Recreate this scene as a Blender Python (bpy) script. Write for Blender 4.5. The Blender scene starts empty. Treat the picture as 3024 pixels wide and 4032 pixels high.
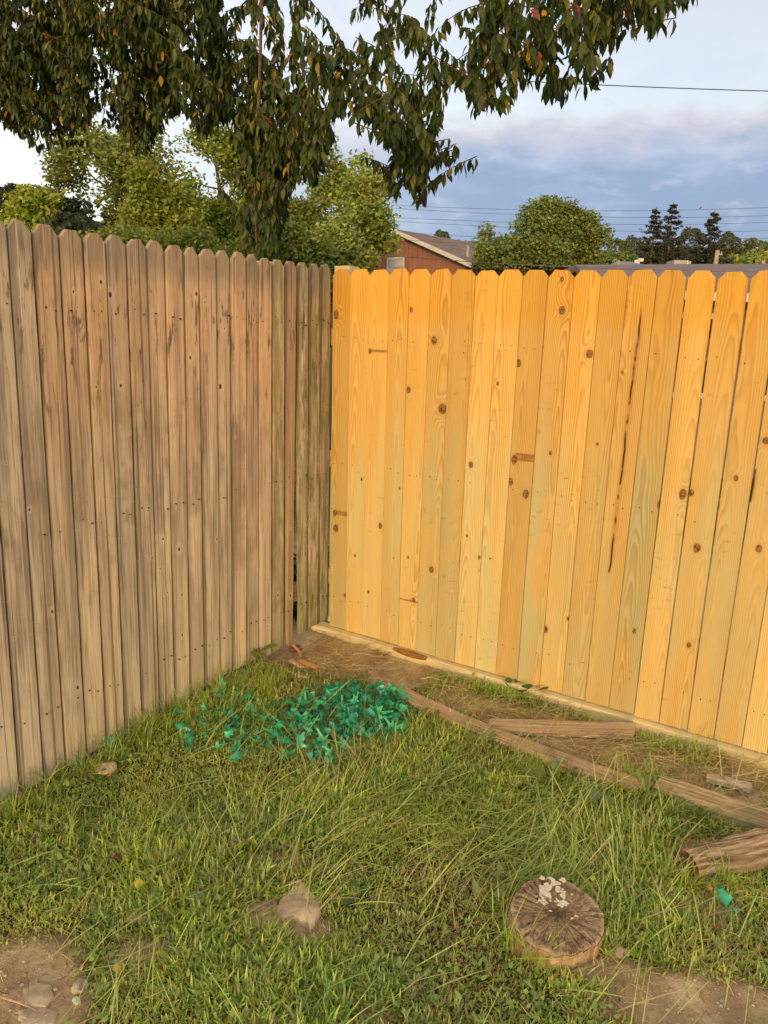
import bpy, math, random
import numpy as np
from mathutils import Vector, Matrix, noise as mnoise

rnd = random.Random(7)
rng = np.random.default_rng(11)
D = bpy.data
scene = bpy.context.scene
COL = scene.collection
R = math.radians
sin, cos = math.sin, math.cos

# ------------------------------------------------------------------ camera
cam_d = D.cameras.new('camera')
cam = D.objects.new('camera', cam_d)
COL.objects.link(cam)
AX = np.array([[0.99939, 0.00767, 0.03411], [-0.03497, 0.21924, 0.97504], [0.0, 0.97564, -0.21938]])  # right, up, forward
CAM = np.array([0.0, 0.0, 1.60])
M = Matrix(((AX[0][0], AX[1][0], -AX[2][0], CAM[0]), (AX[0][1], AX[1][1], -AX[2][1], CAM[1]),
            (AX[0][2], AX[1][2], -AX[2][2], CAM[2]), (0, 0, 0, 1)))
cam.matrix_world = M
cam_d.sensor_width = 36
cam_d.lens = 27.03
cam_d.clip_end = 3000
cam_d.clip_start = 0.05
scene.camera = cam

# ------------------------------------------------------------------ light, sky, exposure
SUN_EL, SUN_AZ = R(7.5), R(183.5)          # low evening sun behind the photographer
sd = D.lights.new('sun', 'SUN')
sd.energy = 0.9
sd.angle = R(0.6)
sd.color = (1.0, 0.62, 0.27)
sun = D.objects.new('sun', sd)
COL.objects.link(sun)
sdir = Vector((sin(SUN_AZ) * cos(SUN_EL), cos(SUN_AZ) * cos(SUN_EL), sin(SUN_EL)))
sun.rotation_euler = sdir.to_track_quat('Z', 'Y').to_euler()
sun.location = (-3, -30, 12)
vs = scene.view_settings
vs.view_transform = 'Standard'
vs.look = 'None'
vs.exposure = 1.0
vs.gamma = 1.0
vs.use_curve_mapping = False
SKY = 0.15


class NT:
    """small helper for writing node trees"""
    def __init__(s, tree):
        s.t = tree
        s.n = tree.nodes
        s.l = tree.links

    def node(s, kind, ins=None, **kw):
        n = s.n.new(kind)
        for k, v in kw.items():
            setattr(n, k, v)
        for k, v in (ins or {}).items():
            s.put(n.inputs[k], v)
        return n

    def put(s, sock, v):
        if isinstance(v, bpy.types.NodeSocket):
            s.l.new(v, sock)
        elif isinstance(v, bpy.types.Node):
            s.l.new(v.outputs[0], sock)
        elif v is not None:
            if sock.type == 'RGBA' and len(v) == 3:
                v = (*v, 1)
            sock.default_value = v

    def m(s, op, a, b=None, c=None, clamp=False):
        n = s.n.new('ShaderNodeMath')
        n.operation = op
        n.use_clamp = clamp
        for i, v in enumerate((a, b, c)):
            if v is not None:
                s.put(n.inputs[i], v)
        return n.outputs[0]

    def vm(s, op, a, b=None):
        n = s.n.new('ShaderNodeVectorMath')
        n.operation = op
        s.put(n.inputs[0], a)
        if b is not None:
            s.put(n.inputs['Scale' if op == 'SCALE' else 1], b)
        return n.outputs[1] if op in ('LENGTH', 'DOT_PRODUCT') else n.outputs[0]

    def mix(s, f, a, b, mode='MIX'):
        n = s.n.new('ShaderNodeMix')
        n.data_type = 'RGBA'
        n.blend_type = mode
        s.put(n.inputs[0], f)
        s.put(n.inputs[6], a)
        s.put(n.inputs[7], b)
        return n.outputs[2]

    def ss(s, v, lo, hi, a=0.0, b=1.0):
        n = s.n.new('ShaderNodeMapRange')
        n.interpolation_type = 'SMOOTHSTEP'
        s.put(n.inputs[0], v)
        s.put(n.inputs[1], lo)
        s.put(n.inputs[2], hi)
        s.put(n.inputs[3], a)
        s.put(n.inputs[4], b)
        return n.outputs[0]

    def noise(s, vec, scale, detail=3, rough=0.55, dist=0.0, dim='3D', w=None):
        n = s.n.new('ShaderNodeTexNoise')
        n.noise_dimensions = dim
        if vec is not None:
            s.put(n.inputs['Vector'], vec)
        if w is not None:
            s.put(n.inputs['W'], w)
        n.inputs['Scale'].default_value = scale
        n.inputs['Detail'].default_value = detail
        n.inputs['Roughness'].default_value = rough
        n.inputs['Distortion'].default_value = dist
        return n.outputs[0]

    def xyz(s, v):
        n = s.n.new('ShaderNodeSeparateXYZ')
        s.put(n.inputs[0], v)
        return n.outputs

    def comb(s, x, y, z):
        n = s.n.new('ShaderNodeCombineXYZ')
        for i, v in enumerate((x, y, z)):
            s.put(n.inputs[i], v)
        return n.outputs[0]

    def attr(s, name, kind='GEOMETRY'):
        n = s.n.new('ShaderNodeAttribute')
        n.attribute_name = name
        n.attribute_type = kind
        return n


world = D.worlds.new('World')
scene.world = world
world.use_nodes = True
w = NT(world.node_tree)
w.n.clear()
sky = w.n.new('ShaderNodeTexSky')
sky.sky_type = 'NISHITA'
sky.sun_disc = False
sky.sun_elevation = SUN_EL
sky.sun_rotation = SUN_AZ
sky.air_density = 1.0
sky.dust_density = 3.0
sky.ozone_density = 1.0
tc = w.n.new('ShaderNodeTexCoord')
dvec = w.vm('NORMALIZE', tc.outputs['Generated'])
dx, dy, dz = w.xyz(dvec)
warp = w.comb(w.m('MULTIPLY', dx, 3.0), w.m('MULTIPLY', dy, 3.0), w.m('MULTIPLY', dz, 6.5))
n1 = w.noise(warp, 2.3, 9, 0.58, 0.4)
n2 = w.noise(warp, 5.0, 7, 0.6, 0.2)
n3 = w.noise(w.comb(w.m('MULTIPLY', dx, 3.4), w.m('MULTIPLY', dy, 3.4), w.m('MULTIPLY', dz, 10.0)), 2.0, 7, 0.58, 0.35)
side = w.ss(dx, -0.42, 0.12)                                   # the bank thins out towards the left
edge = w.m('ADD', dz, w.m('ADD', w.m('MULTIPLY', w.m('SUBTRACT', n1, 0.5), 0.11), w.m('MULTIPLY', w.m('SUBTRACT', n2, 0.5), 0.06)))
bank = w.m('MULTIPLY', w.ss(edge, 0.272, 0.236), side)
depth = w.ss(edge, 0.252, 0.195)                                 # how far below the cloud tops
body = w.mix(w.ss(n3, 0.46, 0.76), (0.148, 0.206, 0.312), (0.252, 0.300, 0.408))
body = w.mix(w.ss(dz, 0.135, 0.06, 0.0, 0.45), body, (0.232, 0.288, 0.385))
body = w.mix(w.m('MULTIPLY', w.ss(n2, 0.54, 0.68), 0.45), body, (0.320, 0.336, 0.408))
cloud = w.mix(depth, (0.345, 0.335, 0.385), body)
veil = w.mix(w.ss(dx, -0.5, 0.3), (0.336, 0.288, 0.248), (0.216, 0.184, 0.176))
veil = w.mix(w.m('MULTIPLY', w.ss(n1, 0.5, 0.68), 0.45), veil, (0.176, 0.144, 0.160))
nish = w.vm('SCALE', sky.outputs[0], 0.64)
base = w.vm('ADD', nish, w.vm('SCALE', veil, 1.0 / SKY))
skyc = w.mix(w.m('MULTIPLY', bank, 0.93), base, w.vm('SCALE', cloud, 1.0 / SKY))
bg = w.node('ShaderNodeBackground', {'Color': skyc, 'Strength': SKY})
wo = w.node('ShaderNodeOutputWorld', {'Surface': bg.outputs[0]})


# ------------------------------------------------------------------ helpers
def ray(u, v):
    """direction through a point of the photograph (3024 x 4032)"""
    return np.array([(u - 1512) / 3027.0, (2016 - v) / 3027.0, 1.0]) @ AX


GA, GB, GC = 0.0045, 0.0458, 0.03 + 0.0045 * 0.29 - 0.0458 * 3.95


def gz(x, y):
    return GC + GA * x + GB * y


def at(u, v, h=0.0):
    """point of the lawn seen at (u, v)"""
    d = ray(u, v)
    t = (GC + h - CAM[2]) / (d[2] - GA * d[0] - GB * d[1])
    return CAM + t * d


def far(u, v, y):
    d = ray(u, v)
    return CAM + d * (y / d[1])


def mesh_np(name, verts, faces, mats=(), smooth=False, col=None, midx=None):
    """verts (n,3); faces: list of equal-width int arrays or a list of lists"""
    me = D.meshes.new(name)
    verts = np.asarray(verts, dtype=np.float32)
    if isinstance(faces, np.ndarray):
        faces = [faces]
    if len(faces) and not isinstance(faces[0], np.ndarray):
        sizes = np.array([len(f) for f in faces], dtype=np.int32)
        loops = np.array([i for f in faces for i in f], dtype=np.int32)
    else:
        sizes = np.concatenate([np.full(len(f), f.shape[1], dtype=np.int32) for f in faces])
        loops = np.concatenate([f.ravel() for f in faces]).astype(np.int32)
    me.vertices.add(len(verts))
    me.vertices.foreach_set('co', verts.ravel())
    me.loops.add(len(loops))
    me.loops.foreach_set('vertex_index', loops)
    me.polygons.add(len(sizes))
    starts = np.concatenate([[0], np.cumsum(sizes)[:-1]]).astype(np.int32)
    me.polygons.foreach_set('loop_start', starts)
    me.polygons.foreach_set('loop_total', sizes)
    if midx is not None:
        me.polygons.foreach_set('material_index', np.asarray(midx, dtype=np.int32))
    me.polygons.foreach_set('use_smooth', np.full(len(sizes), bool(smooth)))
    for m_ in mats:
        me.materials.append(m_)
    if col is not None:
        a = me.attributes.new('col', 'FLOAT_COLOR', 'POINT')
        c = np.ones((len(verts), 4), dtype=np.float32)
        c[:, :3] = col
        a.data.foreach_set('color', c.ravel())
    me.update(calc_edges=True)
    me.validate()
    return me


def obj(name, me, parent=None, loc=(0, 0, 0), rot=(0, 0, 0), scale=(1, 1, 1), kind=None):
    o = D.objects.new(name, me)
    COL.objects.link(o)
    if parent is not None:
        o.parent = parent
    o.location = loc
    o.rotation_euler = rot
    o.scale = scale
    if kind:
        o['kind'] = kind
    return o


def tag(o, label, cat, group=None):
    o['label'] = label
    o['category'] = cat
    if group:
        o['group'] = group
    return o


def thing(name, label, cat, loc=(0, 0, 0), rotz=0.0, group=None):
    return tag(obj(name, None, None, loc, (0, 0, rotz)), label, cat, group)


class MB:
    """collects boxes, tubes and strips and builds them as one mesh"""
    def __init__(s):
        s.v, s.f, s.mi, s.n = [], [], [], 0

    def add(s, v, f, mi=0):
        s.v.extend([tuple(p) for p in v])
        s.f.extend([[i + s.n for i in q] for q in f])
        s.mi.extend([mi] * len(f))
        s.n += len(v)

    def box(s, x0, x1, y0, y1, z0, z1, mi=0):
        v = [(x, y, z) for z in (z0, z1) for y in (y0, y1) for x in (x0, x1)]
        s.add(v, [(0, 2, 3, 1), (4, 5, 7, 6), (0, 1, 5, 4), (2, 6, 7, 3), (0, 4, 6, 2), (1, 3, 7, 5)], mi)

    def tube(s, pts, rad, sides=6, cap=True, mi=0):
        pts = [Vector(p) for p in pts]
        if not hasattr(rad, '__len__'):
            rad = [rad] * len(pts)
        v, f = [], []
        ref = Vector((0.31, 0.17, 0.94))
        for i, p in enumerate(pts):
            t = (pts[min(i + 1, len(pts) - 1)] - pts[max(i - 1, 0)]).normalized()
            if abs(t.dot(ref)) > 0.97:
                ref = Vector((1, 0, 0))
            a = t.cross(ref).normalized()
            b = t.cross(a)
            for k in range(sides):
                an = 2 * math.pi * k / sides
                v.append(p + (a * cos(an) + b * sin(an)) * rad[i])
        for i in range(len(pts) - 1):
            for k in range(sides):
                k2 = (k + 1) % sides
                f.append((i * sides + k, i * sides + k2, (i + 1) * sides + k2, (i + 1) * sides + k))
        if cap:
            f.append(tuple(range(sides))[::-1])
            f.append(tuple((len(pts) - 1) * sides + k for k in range(sides)))
        s.add(v, f, mi)

    def mesh(s, name, mats, smooth=False):
        return mesh_np(name, s.v, s.f, mats, smooth, midx=s.mi)


# ------------------------------------------------------------------ materials
def new_mat(name):
    m_ = D.materials.new(name)
    m_.use_nodes = True
    t = NT(m_.node_tree)
    t.n.clear()
    return m_, t


def finish(t, color, rough=0.8, bump=None, bump_d=0.002, spec=0.3, strength=1.0):
    p = t.node('ShaderNodeBsdfPrincipled', {'Base Color': color, 'Roughness': rough, 'Specular IOR Level': spec})
    if bump is not None:
        b = t.node('ShaderNodeBump', {'Height': bump, 'Distance': bump_d, 'Strength': strength})
        t.put(p.inputs['Normal'], b.outputs[0])
    t.node('ShaderNodeOutputMaterial', {'Surface': p.outputs[0]})
    return p


def simple_mat(name, c1, c2, scale=20.0, rough=0.8, bump_d=0.002, stretch=(1, 1, 1), detail=5, lo=0.35, hi=0.65, spec=0.3):
    m_, t = new_mat(name)
    c = t.n.new('ShaderNodeTexCoord')
    v = t.vm('MULTIPLY', c.outputs['Object'], tuple(stretch))
    n = t.noise(v, scale, detail, 0.6)
    finish(t, t.mix(t.ss(n, lo, hi), c1, c2), rough, n, bump_d, spec)
    return m_


def leafy_mat(name, trans=0.35, rough=0.55, gloss=0.06, vary=0.25):
    m_, t = new_mat(name)
    a = t.attr('col')
    g = t.n.new('ShaderNodeNewGeometry')
    n = t.noise(g.outputs['Position'], 60.0, 2)
    c = t.mix(1.0, a.outputs['Color'], t.comb(t.ss(n, 0.2, 0.8, 1 - vary, 1 + vary), t.ss(n, 0.2, 0.8, 1 - vary, 1 + vary), 1.0), 'MULTIPLY')
    d = t.node('ShaderNodeBsdfDiffuse', {'Color': c})
    tr = t.node('ShaderNodeBsdfTranslucent', {'Color': t.mix(1.0, c, (1.1, 1.15, 0.6), 'MULTIPLY')})
    mx = t.node('ShaderNodeMixShader', {0: trans, 1: d.outputs[0], 2: tr.outputs[0]})
    gl = t.node('ShaderNodeBsdfGlossy', {'Color': (1, 1, 1), 'Roughness': rough})
    mx2 = t.node('ShaderNodeMixShader', {0: gloss, 1: mx.outputs[0], 2: gl.outputs[0]})
    t.node('ShaderNodeOutputMaterial', {'Surface': mx2.outputs[0]})
    return m_


def new_wood_mat():
    """freshly treated pine: growth rings that bend round knots, green tinge that also paints in a cast shadow, stained tops"""
    m_, t = new_mat('new_pine')
    c = t.n.new('ShaderNodeTexCoord')
    P = c.outputs['Object']
    x, y, z = t.xyz(P)
    A = t.attr('ring_shape', 'OBJECT')                 # offset across, depth of the pith, slope
    ax, ad, asl = t.xyz(A.outputs['Vector'])
    T = t.attr('tone', 'OBJECT')                       # green amount (wood tinge and painted shadow), orange amount, seed
    green_shade, to, seed = t.xyz(T.outputs['Vector'])
    off = t.comb(t.m('MULTIPLY', seed, 3.1), seed, t.m('MULTIPLY', seed, 7.7))
    Ps = t.vm('ADD', P, off)
    wav = t.noise(t.vm('MULTIPLY', Ps, (6.0, 6.0, 1.3)), 1.0, 3, 0.5)
    wav2 = t.noise(t.vm('MULTIPLY', Ps, (40.0, 40.0, 5.0)), 1.0, 3, 0.5)
    dep = t.m('ADD', t.m('ADD', ad, t.m('MULTIPLY', z, asl)), t.m('MULTIPLY', t.m('SUBTRACT', wav, 0.5), 0.075))
    xx = t.m('SUBTRACT', x, ax)
    rr = t.m('SQRT', t.m('ADD', t.m('MULTIPLY', xx, xx), t.m('MULTIPLY', dep, dep)))
    rr = t.m('ADD', rr, t.m('MULTIPLY', wav2, 0.0035))
    inner, ringm, halo = None, None, None
    for k in range(4):
        K = t.attr('knot_%d' % k, 'OBJECT')
        kx, kz, kr = t.xyz(K.outputs['Vector'])
        ddx = t.m('SUBTRACT', x, kx)
        ddz = t.m('MULTIPLY', t.m('SUBTRACT', z, kz), 0.72)
        dd = t.m('SQRT', t.m('ADD', t.m('MULTIPLY', ddx, ddx), t.m('MULTIPLY', ddz, ddz)))
        q = t.m('DIVIDE', dd, t.m('MAXIMUM', kr, 0.0005))
        q = t.m('ADD', q, t.m('MULTIPLY', t.m('SUBTRACT', wav2, 0.5), 1.0))
        g = t.m('EXPONENT', t.m('MULTIPLY', t.m('MULTIPLY', q, q), -0.22))
        rr = t.m('ADD', rr, t.m('MULTIPLY', t.m('MULTIPLY', g, kr), 1.7))
        i_ = t.ss(q, 1.0, 0.82)
        r_ = t.ss(t.m('ABSOLUTE', t.m('SUBTRACT', q, 0.95)), 0.24, 0.05)
        h_ = t.ss(q, 2.3, 0.9)
        inner = i_ if inner is None else t.m('MAXIMUM', inner, i_)
        ringm = r_ if ringm is None else t.m('MAXIMUM', ringm, r_)
        halo = h_ if halo is None else t.m('MAXIMUM', halo, h_)
    ph = t.m('FRACT', t.m('DIVIDE', rr, 0.0072))
    late = t.m('MULTIPLY', t.ss(ph, 0.25, 0.86), t.ss(ph, 1.0, 0.93))
    wide = t.noise(t.vm('MULTIPLY', Ps, (14.0, 14.0, 0.9)), 1.0, 3, 0.5)
    late = t.m('MULTIPLY', late, t.ss(wide, 0.3, 0.7, 0.35, 1.0))
    fib = t.noise(t.vm('MULTIPLY', Ps, (330.0, 330.0, 9.0)), 1.0, 3, 0.6)
    saw = t.noise(t.vm('MULTIPLY', Ps, (40.0, 40.0, 330.0)), 1.0, 2, 0.6)
    light = t.mix(wide, (0.82, 0.575, 0.19), (0.74, 0.48, 0.135))
    col = t.mix(t.m('MULTIPLY', late, 0.62), light, (0.45, 0.24, 0.06))
    col = t.mix(t.ss(fib, 0.3, 0.7, 0.0, 0.22), col, (0.36, 0.20, 0.06))
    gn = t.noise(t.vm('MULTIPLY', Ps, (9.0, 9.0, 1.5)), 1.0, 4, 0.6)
    low = t.ss(t.m('ADD', z, t.m('MULTIPLY', t.m('SUBTRACT', wide, 0.5), 0.5)), 1.5, 0.9, 0.18, 1.0)  # green gains low down, where a standing figure's shadow is painted into the colour
    col = t.mix(t.m('MULTIPLY', t.m('MULTIPLY', t.ss(gn, 0.30, 0.62), green_shade), low, clamp=True), col, t.mix(late, (0.58, 0.54, 0.265), (0.45, 0.39, 0.16)))
    on = t.noise(t.vm('MULTIPLY', Ps, (12.0, 12.0, 2.2)), 1.0, 5, 0.6)
    top = t.m('ADD', t.ss(t.m('ADD', z, t.m('MULTIPLY', on, 0.10)), 1.66, 1.80, 0.0, 0.50), t.m('MULTIPLY', t.ss(t.m('ADD', z, t.m('MULTIPLY', wide, 0.9)), 1.15, 2.1, 0.0, 0.34), 1.0))
    top = t.m('ADD', top, t.m('MULTIPLY', t.ss(on, 0.5, 0.72), to), clamp=True)
    col = t.mix(top, col, t.mix(late, (0.78, 0.42, 0.055), (0.58, 0.26, 0.03)))
    smud = t.noise(t.vm('MULTIPLY', Ps, (26.0, 26.0, 60.0)), 1.0, 4, 0.65)
    sm2 = t.noise(Ps, 3.1, 2, 0.5)
    col = t.mix(t.m('MULTIPLY', t.ss(smud, 0.58, 0.74), t.ss(sm2, 0.5, 0.66, 0.0, 0.55)), col, (0.24, 0.12, 0.03))
    bt = t.m('ADD', 0.83, t.m('MULTIPLY', t.m('FRACT', t.m('MULTIPLY', seed, 3.77)), 0.30))
    col = t.vm('MULTIPLY', col, t.comb(bt, bt, bt))
    col = t.mix(t.m('MULTIPLY', halo, 0.35), col, (0.52, 0.27, 0.07))
    kn = t.mix(t.ss(t.noise(Ps, 130, 4, .65), 0.40, 0.6), (0.36, 0.19, 0.06), (0.13, 0.05, 0.014))
    col = t.mix(inner, col, kn)
    col = t.mix(t.m('MULTIPLY', ringm, t.ss(smud, .3, .6, .95, .35)), col, (0.085, 0.032, 0.01))
    F_ = t.attr('smear', 'OBJECT')                     # brown saw smear beside a knot: x start, height, half height
    fx, fz, fh = t.xyz(F_.outputs['Vector'])
    fd = t.m('DIVIDE', t.m('ABSOLUTE', t.m('SUBTRACT', z, t.m('ADD', fz, t.m('MULTIPLY', wav2, .006)))), t.m('MAXIMUM', fh, .0004))
    fm = t.m('MULTIPLY', t.m('MULTIPLY', t.ss(fd, 1.0, .7), t.ss(t.m('SUBTRACT', x, fx), -.004, .002)), t.ss(smud, .3, .55, .3, .8))
    col = t.mix(fm, col, (0.27, 0.115, 0.025))
    S = t.attr('streak', 'OBJECT')                     # dark pitch streak: x, centre height, half length
    sx, sz, sl = t.xyz(S.outputs['Vector'])
    sw = t.noise(t.vm('MULTIPLY', Ps, (1.0, 1.0, 3.0)), 1.0, 3, 0.6)
    sdx = t.m('ABSOLUTE', t.m('SUBTRACT', t.m('SUBTRACT', x, sx), t.m('ADD', t.m('MULTIPLY', t.m('SUBTRACT', z, sz), 0.022), t.m('MULTIPLY', t.m('SUBTRACT', sw, 0.5), 0.035))))
    sdz = t.m('DIVIDE', t.m('ABSOLUTE', t.m('SUBTRACT', z, sz)), t.m('MAXIMUM', sl, 0.001))
    brk = t.noise(t.vm('MULTIPLY', Ps, (3.0, 3.0, 7.0)), 1.0, 3, 0.6)
    sm_ = t.m('MULTIPLY', t.m('MULTIPLY', t.ss(sdx, 0.0062, 0.0012), t.ss(sdz, 1.0, 0.85)), t.ss(brk, 0.40, 0.5))
    sh_ = t.m('MULTIPLY', t.m('MULTIPLY', t.ss(sdx, 0.020, 0.002), t.ss(sdz, 1.0, 0.7)), 0.5)
    col = t.mix(sh_, col, (0.40, 0.17, 0.03))
    col = t.mix(sm_, col, (0.07, 0.022, 0.006))
    h = t.m('ADD', t.m('MULTIPLY', fib, 0.4), t.m('ADD', t.m('MULTIPLY', saw, 0.5), t.m('MULTIPLY', late, 0.35)))
    finish(t, col, 0.72, h, 0.0012, 0.25)
    return m_


def old_wood_mat():
    """weathered fence board: grey brown silvering, bare orange near the top, algae near the corner"""
    m_, t = new_mat('weathered_wood')
    c = t.n.new('ShaderNodeTexCoord')
    P = c.outputs['Object']
    x, y, z = t.xyz(P)
    T = t.attr('tone', 'OBJECT')                       # orange, algae, seed
    to, ta, seed = t.xyz(T.outputs['Vector'])
    B = t.attr('shade', 'OBJECT')                      # lightness, greyness, newness
    bl, bgry, bnew = t.xyz(B.outputs['Vector'])
    Ps = t.vm('ADD', P, t.comb(t.m('MULTIPLY', seed, 3.3), seed, t.m('MULTIPLY', seed, 5.7)))
    str1 = t.noise(t.vm('MULTIPLY', Ps, (42.0, 42.0, 0.9)), 1.0, 5, 0.62, 0.3)
    str2 = t.noise(t.vm('MULTIPLY', Ps, (190.0, 190.0, 5.0)), 1.0, 4, 0.65)
    str3 = t.noise(t.vm('MULTIPLY', Ps, (18.0, 18.0, 1.4)), 1.0, 4, 0.55)
    pat = t.noise(t.vm('MULTIPLY', Ps, (34.0, 34.0, 5.0)), 1.0, 7, 0.70, 0.5)
    blot = t.noise(t.vm('MULTIPLY', Ps, (7.0, 7.0, 4.0)), 1.0, 4, 0.6)
    col = t.mix(t.ss(str1, 0.32, 0.68), (0.22, 0.145, 0.09), (0.44, 0.32, 0.20))
    col = t.mix(t.ss(str3, 0.44, 0.62, 0.0, 0.75), col, (0.55, 0.42, 0.26))
    col = t.mix(t.ss(blot, 0.52, 0.68, 0.0, 0.6), col, (0.21, 0.14, 0.095))
    col = t.mix(t.ss(z, 0.95, 0.1, 0.0, 0.45), col, (0.52, 0.41, 0.245))
    bare = t.m('MULTIPLY', t.m('MULTIPLY', t.ss(t.m('ADD', z, t.m('MULTIPLY', t.m('SUBTRACT', str1, 0.5), 1.7)), 1.05, 1.6), to), t.ss(pat, 0.36, 0.44), clamp=True)
    col = t.mix(bare, col, t.mix(t.ss(str2, 0.3, 0.7), (0.46, 0.24, 0.085), (0.62, 0.37, 0.16)))
    col = t.mix(t.m('MULTIPLY', bnew, 0.85), col, t.mix(t.ss(str1, 0.3, 0.7), (0.27, 0.15, 0.06), (0.43, 0.26, 0.11)))
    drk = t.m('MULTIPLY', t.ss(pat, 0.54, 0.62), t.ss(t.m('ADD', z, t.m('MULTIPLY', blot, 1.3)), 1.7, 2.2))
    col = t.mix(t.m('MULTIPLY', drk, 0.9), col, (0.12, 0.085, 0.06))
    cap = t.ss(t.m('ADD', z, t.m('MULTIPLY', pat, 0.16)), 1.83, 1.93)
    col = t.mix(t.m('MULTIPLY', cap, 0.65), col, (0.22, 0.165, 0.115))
    col = t.mix(t.ss(str2, 0.5, 0.7, 0.0, 0.65), col, (0.13, 0.085, 0.055))
    ln = t.noise(t.vm('MULTIPLY', Ps, (75.0, 75.0, 0.55)), 1.0, 3, 0.6)
    col = t.mix(t.ss(ln, 0.60, 0.66, 0.0, 0.7), col, (0.115, 0.07, 0.042))
    col = t.mix(t.ss(ln, 0.40, 0.34, 0.0, 0.5), col, (0.60, 0.47, 0.31))
    alg = t.m('MULTIPLY', t.ss(t.noise(t.vm('MULTIPLY', Ps, (30.0, 30.0, 6.0)), 1.0, 6, 0.7), 0.38, 0.62), ta, clamp=True)
    col = t.mix(alg, col, t.mix(t.ss(pat, 0.35, 0.6), (0.11, 0.095, 0.03), (0.25, 0.235, 0.05)))
    fl = t.m('MULTIPLY', t.ss(pat, 0.57, 0.68), ta)
    col = t.mix(t.m('MULTIPLY', fl, 0.55, clamp=True), col, (0.46, 0.36, 0.22))
    gr = t.ss(z, 0.30, 0.02, 0.0, 1.0)
    col = t.mix(t.m('MULTIPLY', t.m('MULTIPLY', gr, ta), 0.7), col, (0.20, 0.22, 0.03))
    ed = t.ss(t.m('ADD', t.m('ABSOLUTE', x), t.m('MULTIPLY', t.m('SUBTRACT', str2, .5), .010)), 0.0375, 0.0445, 0.0, 0.75)
    col = t.mix(ed, col, (0.085, 0.055, 0.036))
    lum = t.vm('DOT_PRODUCT', col, (0.35, 0.5, 0.15))
    col = t.mix(t.m('MULTIPLY', bgry, 0.6), col, t.comb(t.m('MULTIPLY', lum, 1.08), lum, t.m('MULTIPLY', lum, 0.86)))
    for k in range(3):
        K = t.attr('knot_%d' % k, 'OBJECT')
        kx, kz, kr = t.xyz(K.outputs['Vector'])
        ddx = t.m('SUBTRACT', x, kx)
        ddz = t.m('MULTIPLY', t.m('SUBTRACT', z, kz), 0.7)
        q = t.m('DIVIDE', t.m('SQRT', t.m('ADD', t.m('MULTIPLY', ddx, ddx), t.m('MULTIPLY', ddz, ddz))), t.m('MAXIMUM', kr, 0.0005))
        q = t.m('ADD', q, t.m('MULTIPLY', t.m('SUBTRACT', pat, 0.5), 1.2))
        col = t.mix(t.ss(q, 4.0, 1.2, 0.0, 0.6), col, (0.50, 0.38, 0.24))
        col = t.mix(t.ss(q, 1.1, 0.75), col, (0.06, 0.035, 0.02))
    col = t.vm('MULTIPLY', col, t.comb(t.m('MULTIPLY', bl, 1.24), t.m('MULTIPLY', bl, 1.29), t.m('MULTIPLY', bl, 1.24)))
    crack = t.ss(str2, 0.42, 0.25)
    h = t.m('SUBTRACT', t.m('ADD', t.m('MULTIPLY', str2, 0.8), t.m('MULTIPLY', pat, 0.5)), t.m('MULTIPLY', crack, 0.5))
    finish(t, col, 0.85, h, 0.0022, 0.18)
    return m_


def plank_mat(name, c1, c2, c3, ax=(6, 160, 160), bump=0.003):
    m_, t = new_mat(name)
    c = t.n.new('ShaderNodeTexCoord')
    P = c.outputs['Object']
    a = t.noise(t.vm('MULTIPLY', P, ax), 1.0, 5, 0.65, 0.3)
    b = t.noise(t.vm('MULTIPLY', P, (ax[0] * .7, ax[1] * .18, ax[2] * .18)), 1.0, 4, 0.6)
    col = t.mix(t.ss(a, 0.35, 0.68), c1, c2)
    col = t.mix(t.ss(b, 0.48, 0.7, 0.0, 0.8), col, c3)
    finish(t, col, 0.9, a, bump, 0.15)
    return m_


MAT_NEW = new_wood_mat()
MAT_OLD = old_wood_mat()
MAT_RAIL = simple_mat('treated_rail', (0.42, 0.28, 0.10), (0.56, 0.40, 0.17), 8, 0.8, 0.001, (1, 8, 8))
MAT_OLDRAIL = simple_mat('old_rail', (0.17, 0.11, 0.06), (0.28, 0.19, 0.11), 8, 0.85, 0.002, (1, 8, 8))
MAT_POST = simple_mat('post_wood', (0.58, 0.45, 0.23), (0.66, 0.53, 0.30), 10, 0.8, 0.001, (8, 8, 1))
MAT_KICK = plank_mat('kickboard_wood', (0.64, 0.52, 0.25), (0.86, 0.75, 0.42), (0.74, 0.63, 0.32), (2.0, 80, 80), 0.003)
MAT_WANE = plank_mat('wane_bark', (0.20, 0.09, 0.02), (0.42, 0.22, 0.05), (0.30, 0.15, 0.035), (20, 90, 90))
MAT_NAIL = simple_mat('nail_steel', (0.035, 0.022, 0.015), (0.07, 0.05, 0.035), 200, 0.6)
MAT_PLANK = plank_mat('grey_plank', (0.28, 0.18, 0.095), (0.62, 0.45, 0.26), (0.50, 0.35, 0.20), (5, 130, 130))
MAT_TIMBER = plank_mat('old_timber', (0.25, 0.18, 0.09), (0.66, 0.50, 0.27), (0.45, 0.36, 0.19), (5, 110, 110), 0.004)
MAT_LOG = plank_mat('split_log_wood', (0.13, 0.085, 0.045), (0.58, 0.42, 0.25), (0.33, 0.235, 0.14), (7, 70, 70), 0.008)
MAT_LOGEND = simple_mat('log_end', (0.05, 0.025, 0.012), (0.22, 0.12, 0.055), 60, 0.9, 0.004)
MAT_GRASS = leafy_mat('grass_blade', 0.35, 0.45, 0.05, 0.15)
MAT_STRAW = leafy_mat('dry_straw', 0.2, 0.6, 0.02, 0.2)
MAT_LEAF = leafy_mat('cherry_leaf', 0.22, 0.42, 0.022, 0.3)
MAT_TREE = leafy_mat('tree_leaf', 0.28, 0.6, 0.03, 0.2)
MAT_WEED = leafy_mat('weed_leaf', 0.3, 0.4, 0.05, 0.2)
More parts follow.
